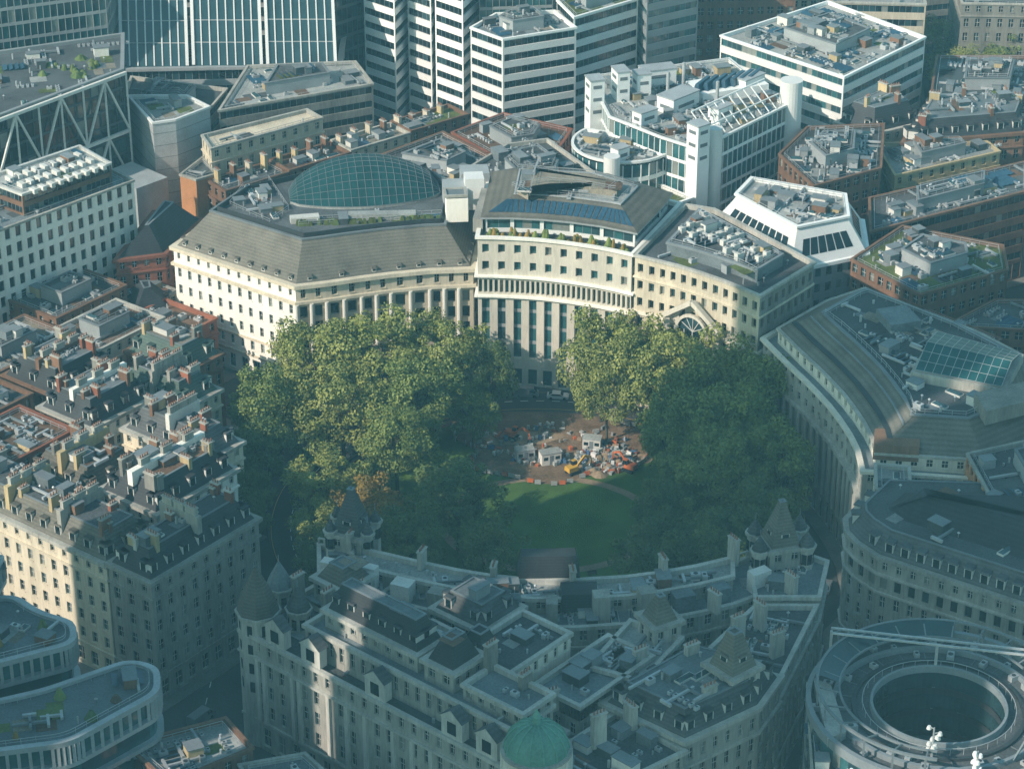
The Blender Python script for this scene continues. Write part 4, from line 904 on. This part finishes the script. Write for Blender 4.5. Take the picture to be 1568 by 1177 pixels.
# ------------------------------------------------------------ vehicles and site
def car_mesh(cn,van=False):
    b=B('x'); pr=[(-2.2,.35),(2.2,.35),(2.25,.75),(1.9,.95),(1.1,1.0),(.5,1.45),(-1.1,1.5),(-1.9,1.05),(-2.25,.95)] if not van else [(-2.6,.35),(2.6,.35),(2.6,1.0),(2.1,1.3),(1.5,2.2),(-2.6,2.3)]
    w=.9
    b.q('b',[(x,-w,z) for x,z in pr]); b.q('b',[(x,w,z) for x,z in pr[::-1]])
    for i in range(len(pr)):
        (x0,z0),(x1,z1)=pr[i],pr[(i+1)%len(pr)]; b.q('b',[(x0,-w,z0),(x0,w,z0),(x1,w,z1),(x1,-w,z1)])
    if van: G=[[(2.15,-.8,1.33),(2.15,.8,1.33),(1.58,.75,2.12),(1.58,-.75,2.12)]]+[[(1.9,s*.91,1.25),(.6,s*.91,1.25),(.6,s*.91,1.9),(1.5,s*.91,1.9)] for s in (-1,1)]
    else: G=[[(1.08,-.78,1.04),(1.08,.78,1.04),(.55,.72,1.44),(.55,-.72,1.44)],[(-1.85,.75,1.1),(-1.85,-.75,1.1),(-1.18,-.7,1.49),(-1.18,.7,1.49)]]+[[(.95,s*.91,1.03),(-1.6,s*.91,1.05),(-1.05,s*.91,1.42),(.45,s*.91,1.4)] for s in (-1,1)]
    for g in G: b.q('g',[(x+(.03 if abs(y)<.85 and x>0 else (-.03 if abs(y)<.85 else 0)),y,z+.02) for x,y,z in g])
    for x in ((-1.4,1.4) if not van else (-1.7,1.7)):
        for s in (-1,1):
            n=12; c=[(x+.34*math.cos(6.283*i/n),.34+.34*math.sin(6.283*i/n)) for i in range(n)]
            b.q('w',[(u,s*.93,z) for u,z in c]); 
            for i in range(n): j=(i+1)%n; b.q('w',[(c[i][0],s*.93,c[i][1]),(c[j][0],s*.93,c[j][1]),(c[j][0],s*.7,c[j][1]),(c[i][0],s*.7,c[i][1])])
    me=bpy.data.meshes.new('car_mesh'); V=[];F=[];M=[]
    for k,mi in (('b',0),('g',1),('w',2)):
        v,f=b.p[k]; o=len(V); V+=v; F+=[tuple(i+o for i in q) for q in f]; M+=[mi]*len(f)
    me.from_pydata(V,[],F)
    for mm in (cn,'glass_dark','rubber'): me.materials.append(MATS[mm])
    me.polygons.foreach_set('material_index',M); return me
CM=[car_mesh(c) for c in ('car_white','car_black','car_red','car_silver')]; VM=[car_mesh('car_white',True),car_mesh('car_silver',True)]
def veh(x,y,a,van=False,i=None):
    ob=bpy.data.objects.new('parked_van' if van else 'parked_car',(VM if van else CM)[i if i is not None else R.randrange(2 if van else 4)]); ob.location=(x,y,.02); ob.rotation_euler=(0,0,a); COL.objects.link(ob)
veh(9.5,464,-.1,False,0); veh(3,465,-.05,True,1); veh(15,461,-.35,False,3)
for d_ in range(0,360,9):
    a=math.radians(d_)
    if R.random()<.6: veh(CX+44.8*math.cos(a),CY+44.8*math.sin(a),a+math.pi/2,R.random()<.25)
for x,y,a in ((-50,372,1.3),(-49,381,1.4),(-52,350,1.0),(-56,338,2.4),(-48,330,2.4),(55,356,1.2),(57,391,1.3),(-50,345,2.4),(-66,462,.3),(-60,340,2.4)): veh(x,y,a,R.random()<.4)
def cabin(x,y,a,k='white_paint',l=5):
    b=B('site_cabin',(x,y)); c,s=math.cos(a),math.sin(a); z=.15
    obox(b,'body|'+k,x,y,z,z+2.4,l,2.3,a,bot=True); obox(b,'roof|pale_roof',x,y,z+2.4,z+2.5,l+.15,2.45,a,bot=True)
    for t in (-l*.3,l*.3): 
        for sd in (-1,1): u,v=t,sd*1.16; obox(b,'window|glass_dark',x+u*c-v*s,y+u*s+v*c,z+1.1,z+1.8,.9,.04,a)
    u,v=0,-1.16; obox(b,'door|metal_mid',x+u*c-v*s,y+u*s+v*c,z+.05,z+2.05,.8,.05,a)
    b.done()
for t in ((7.5,437.3,.3,'white_paint',4),(2.5,438.5,.25,'metal_light',3.6),(16,443,-.2,'white_paint',3.6)): cabin(*t)
def excavator(x,y,a,k='hivis_orange'):
    b=B('excavator',(x,y)); c,s=math.cos(a),math.sin(a); W=lambda u,v,z:(x+u*c-v*s,y+u*s+v*c,z*.8+.15)
    for v in (-.8,.8): 
        X,Y,_=W(0,v,0); obox(b,'tracks|rubber',X,Y,.15,.8,2.7,.5,a,t=.12)
    X,Y,_=W(-.4,0,0); obox(b,'engine_body|'+k,X,Y,.9,1.8,2.3,1.8,a,t=.1,bot=True); X,Y,_=W(.5,.45,0); obox(b,'cab|glass_dark',X,Y,1.7,2.6,1.2,.9,a,t=.12); obox(b,'cab_roof|'+k,X,Y,2.6,2.7,1,.8,a)
    beam(b,'boom|'+k,W(.7,-.3,1.8),W(2.5,-.3,4.0),.3,.4); beam(b,'boom|'+k,W(2.4,-.3,4.05),W(4,-.3,3.2),.28,.35); beam(b,'arm|'+k,W(3.95,-.3,3.4),W(4.3,-.3,1.2),.22,.3)
    X,Y,_=W(4.2,-.3,0); obox(b,'bucket|metal_dark',X,Y,.3,1.1,.8,.8,a,t=.15,bot=True); b.done()
excavator(23,434,2.5); excavator(12,433,.6,'machine_yellow'); excavator(0,447,-.5)
b=B('material_pile',(14,440))
for i in range(380):
    a=R.uniform(0,6.28); r=math.sqrt(R.random())
    x,y=(19+6.5*r*math.cos(a),438+5.5*r*math.sin(a)) if i<200 else ((6+6*r*math.cos(a),438.5+3*r*math.sin(a)) if i<260 else (8+15*r*math.cos(a),445+8*r*math.sin(a)))
    k=R.choice(['hivis_orange','white_paint','pale_roof','white_clad','gravel_path','metal_light','metal_mid','stone_grey','brick_red','metal_light','tarp_blue','car_white'])
    obox(b,'stacks|'+k,x,y,.15,.15+R.uniform(.2,1.0),R.uniform(.3,1.4),R.uniform(.2,.7),R.uniform(0,3.1),t=.02)
for i in range(16):
    x,y=R.uniform(14,24),R.uniform(432,441); cyl(b,'rubble_heaps|'+R.choice(['gravel_path','earth','gravel_path']),x,y,.15,R.uniform(.5,1.2),R.uniform(.8,1.7),.3,n=9)
b.done()
b=B('orange_barrier_fence',(10,440)); m=90
for i in range(m):
    a=6.28318*i/m; r=1+.12*math.sin(3*a+1)+.08*math.sin(7*a); x,y=9+20.3*r*math.cos(a),444+13.8*r*math.sin(a)
    if y<455 and R.random()<.75: obox(b,'panels|'+('hivis_orange' if i%4==0 else 'metal_light'),x,y,.2,1.1,1.2,.1,math.atan2(math.cos(a)*14.3,-math.sin(a)*20.3)); obox(b,'feet|rubber',x,y,.12,.22,.3,.6,a)
b.done()
def lamp(x,y):
    b=B('street_lamp',(x,y)); cyl(b,'post|metal_dark',x,y,0,7,.1,.06,n=6); cyl(b,'lantern|glass_blind',x,y,7,7.6,.18,.28,n=6); cyl(b,'cap|metal_dark',x,y,7.6,7.9,.32,.05,n=6); b.done()
for d_ in range(10,360,30): lamp(CX+51.5*math.cos(math.radians(d_)),CY+51.5*math.sin(math.radians(d_)))
def pbench(x,y,a):
    b=B('park_bench',(x,y)); c,s=math.cos(a),math.sin(a); obox(b,'seat|bark',x,y,.5,.58,1.8,.45,a,bot=True); obox(b,'backrest|bark',x-s*.22,y+c*.22,.65,1.05,1.8,.05,a,bot=True)
    for t in(-.7,.7): obox(b,'leg|metal_dark',x+t*c,y+t*s,.12,.5,.08,.4,a)
    b.done()
for d_ in (200,230,260,290,320): pbench(CX+2+22.5*math.cos(math.radians(d_)),CY-2+19.5*math.sin(math.radians(d_)),math.radians(d_)+math.pi/2)
# ------------------------------------------------------------ haze, light, camera
hz=bpy.data.materials.new('air_haze'); hz.use_nodes=True; nt=hz.node_tree; nt.nodes.clear(); o=nt.nodes.new('ShaderNodeOutputMaterial'); v=nt.nodes.new('ShaderNodeVolumeScatter')
v.inputs['Color'].default_value=(.34,.80,1,1); v.inputs['Density'].default_value=.00027; v.inputs['Anisotropy'].default_value=.0; nt.links.new(v.outputs[0],o.inputs['Volume'])
MATS['air_haze']=hz
b=B('atmosphere_haze'); x0,x1,y0,y1,z0,z1=-400,400,-60,1000,-2,300
for f in ([(x0,y0,z0),(x0,y1,z0),(x1,y1,z0),(x1,y0,z0)],[(x0,y0,z1),(x1,y0,z1),(x1,y1,z1),(x0,y1,z1)],[(x0,y0,z0),(x1,y0,z0),(x1,y0,z1),(x0,y0,z1)],[(x1,y1,z0),(x0,y1,z0),(x0,y1,z1),(x1,y1,z1)],[(x0,y1,z0),(x0,y0,z0),(x0,y0,z1),(x0,y1,z1)],[(x1,y0,z0),(x1,y1,z0),(x1,y1,z1),(x1,y0,z1)]): b.q('air|air_haze',f)
b.done()
el=math.radians(33); sx,sy=-.83,-.56; l=math.hypot(sx,sy); D=Vector((sx/l*math.cos(el),sy/l*math.cos(el),math.sin(el)))
sun=bpy.data.lights.new('sun','SUN'); sun.energy=5; sun.angle=math.radians(.5); sun.color=(1,.96,.86); so=bpy.data.objects.new('sun',sun); so.rotation_euler=D.to_track_quat('Z','Y').to_euler(); so.location=(-200,0,300); COL.objects.link(so)
w=bpy.data.worlds.new('World'); SC.world=w; w.use_nodes=True; nt=w.node_tree; bg=nt.nodes['Background']; sk_=nt.nodes.new('ShaderNodeTexSky'); sk_.sky_type='NISHITA'; sk_.sun_disc=False; sk_.sun_elevation=el; sk_.sun_rotation=math.atan2(D.x,D.y)
mx=nt.nodes.new('ShaderNodeVectorMath'); mx.operation='MULTIPLY'; mx.inputs[1].default_value=(.85,1.28,1.12); nt.links.new(sk_.outputs[0],mx.inputs[0]); nt.links.new(mx.outputs[0],bg.inputs[0]); bg.inputs[1].default_value=.15
SC.view_settings.view_transform='Standard'; SC.view_settings.look='None'; SC.view_settings.exposure=0
cam=bpy.data.cameras.new('camera'); cam.sensor_width=36; cam.lens=36*3900/1568; cam.clip_start=1; cam.clip_end=6000
co=bpy.data.objects.new('camera',cam); co.location=(0,0,250); co.rotation_euler=(math.radians(62),0,0); COL.objects.link(co); SC.camera=co
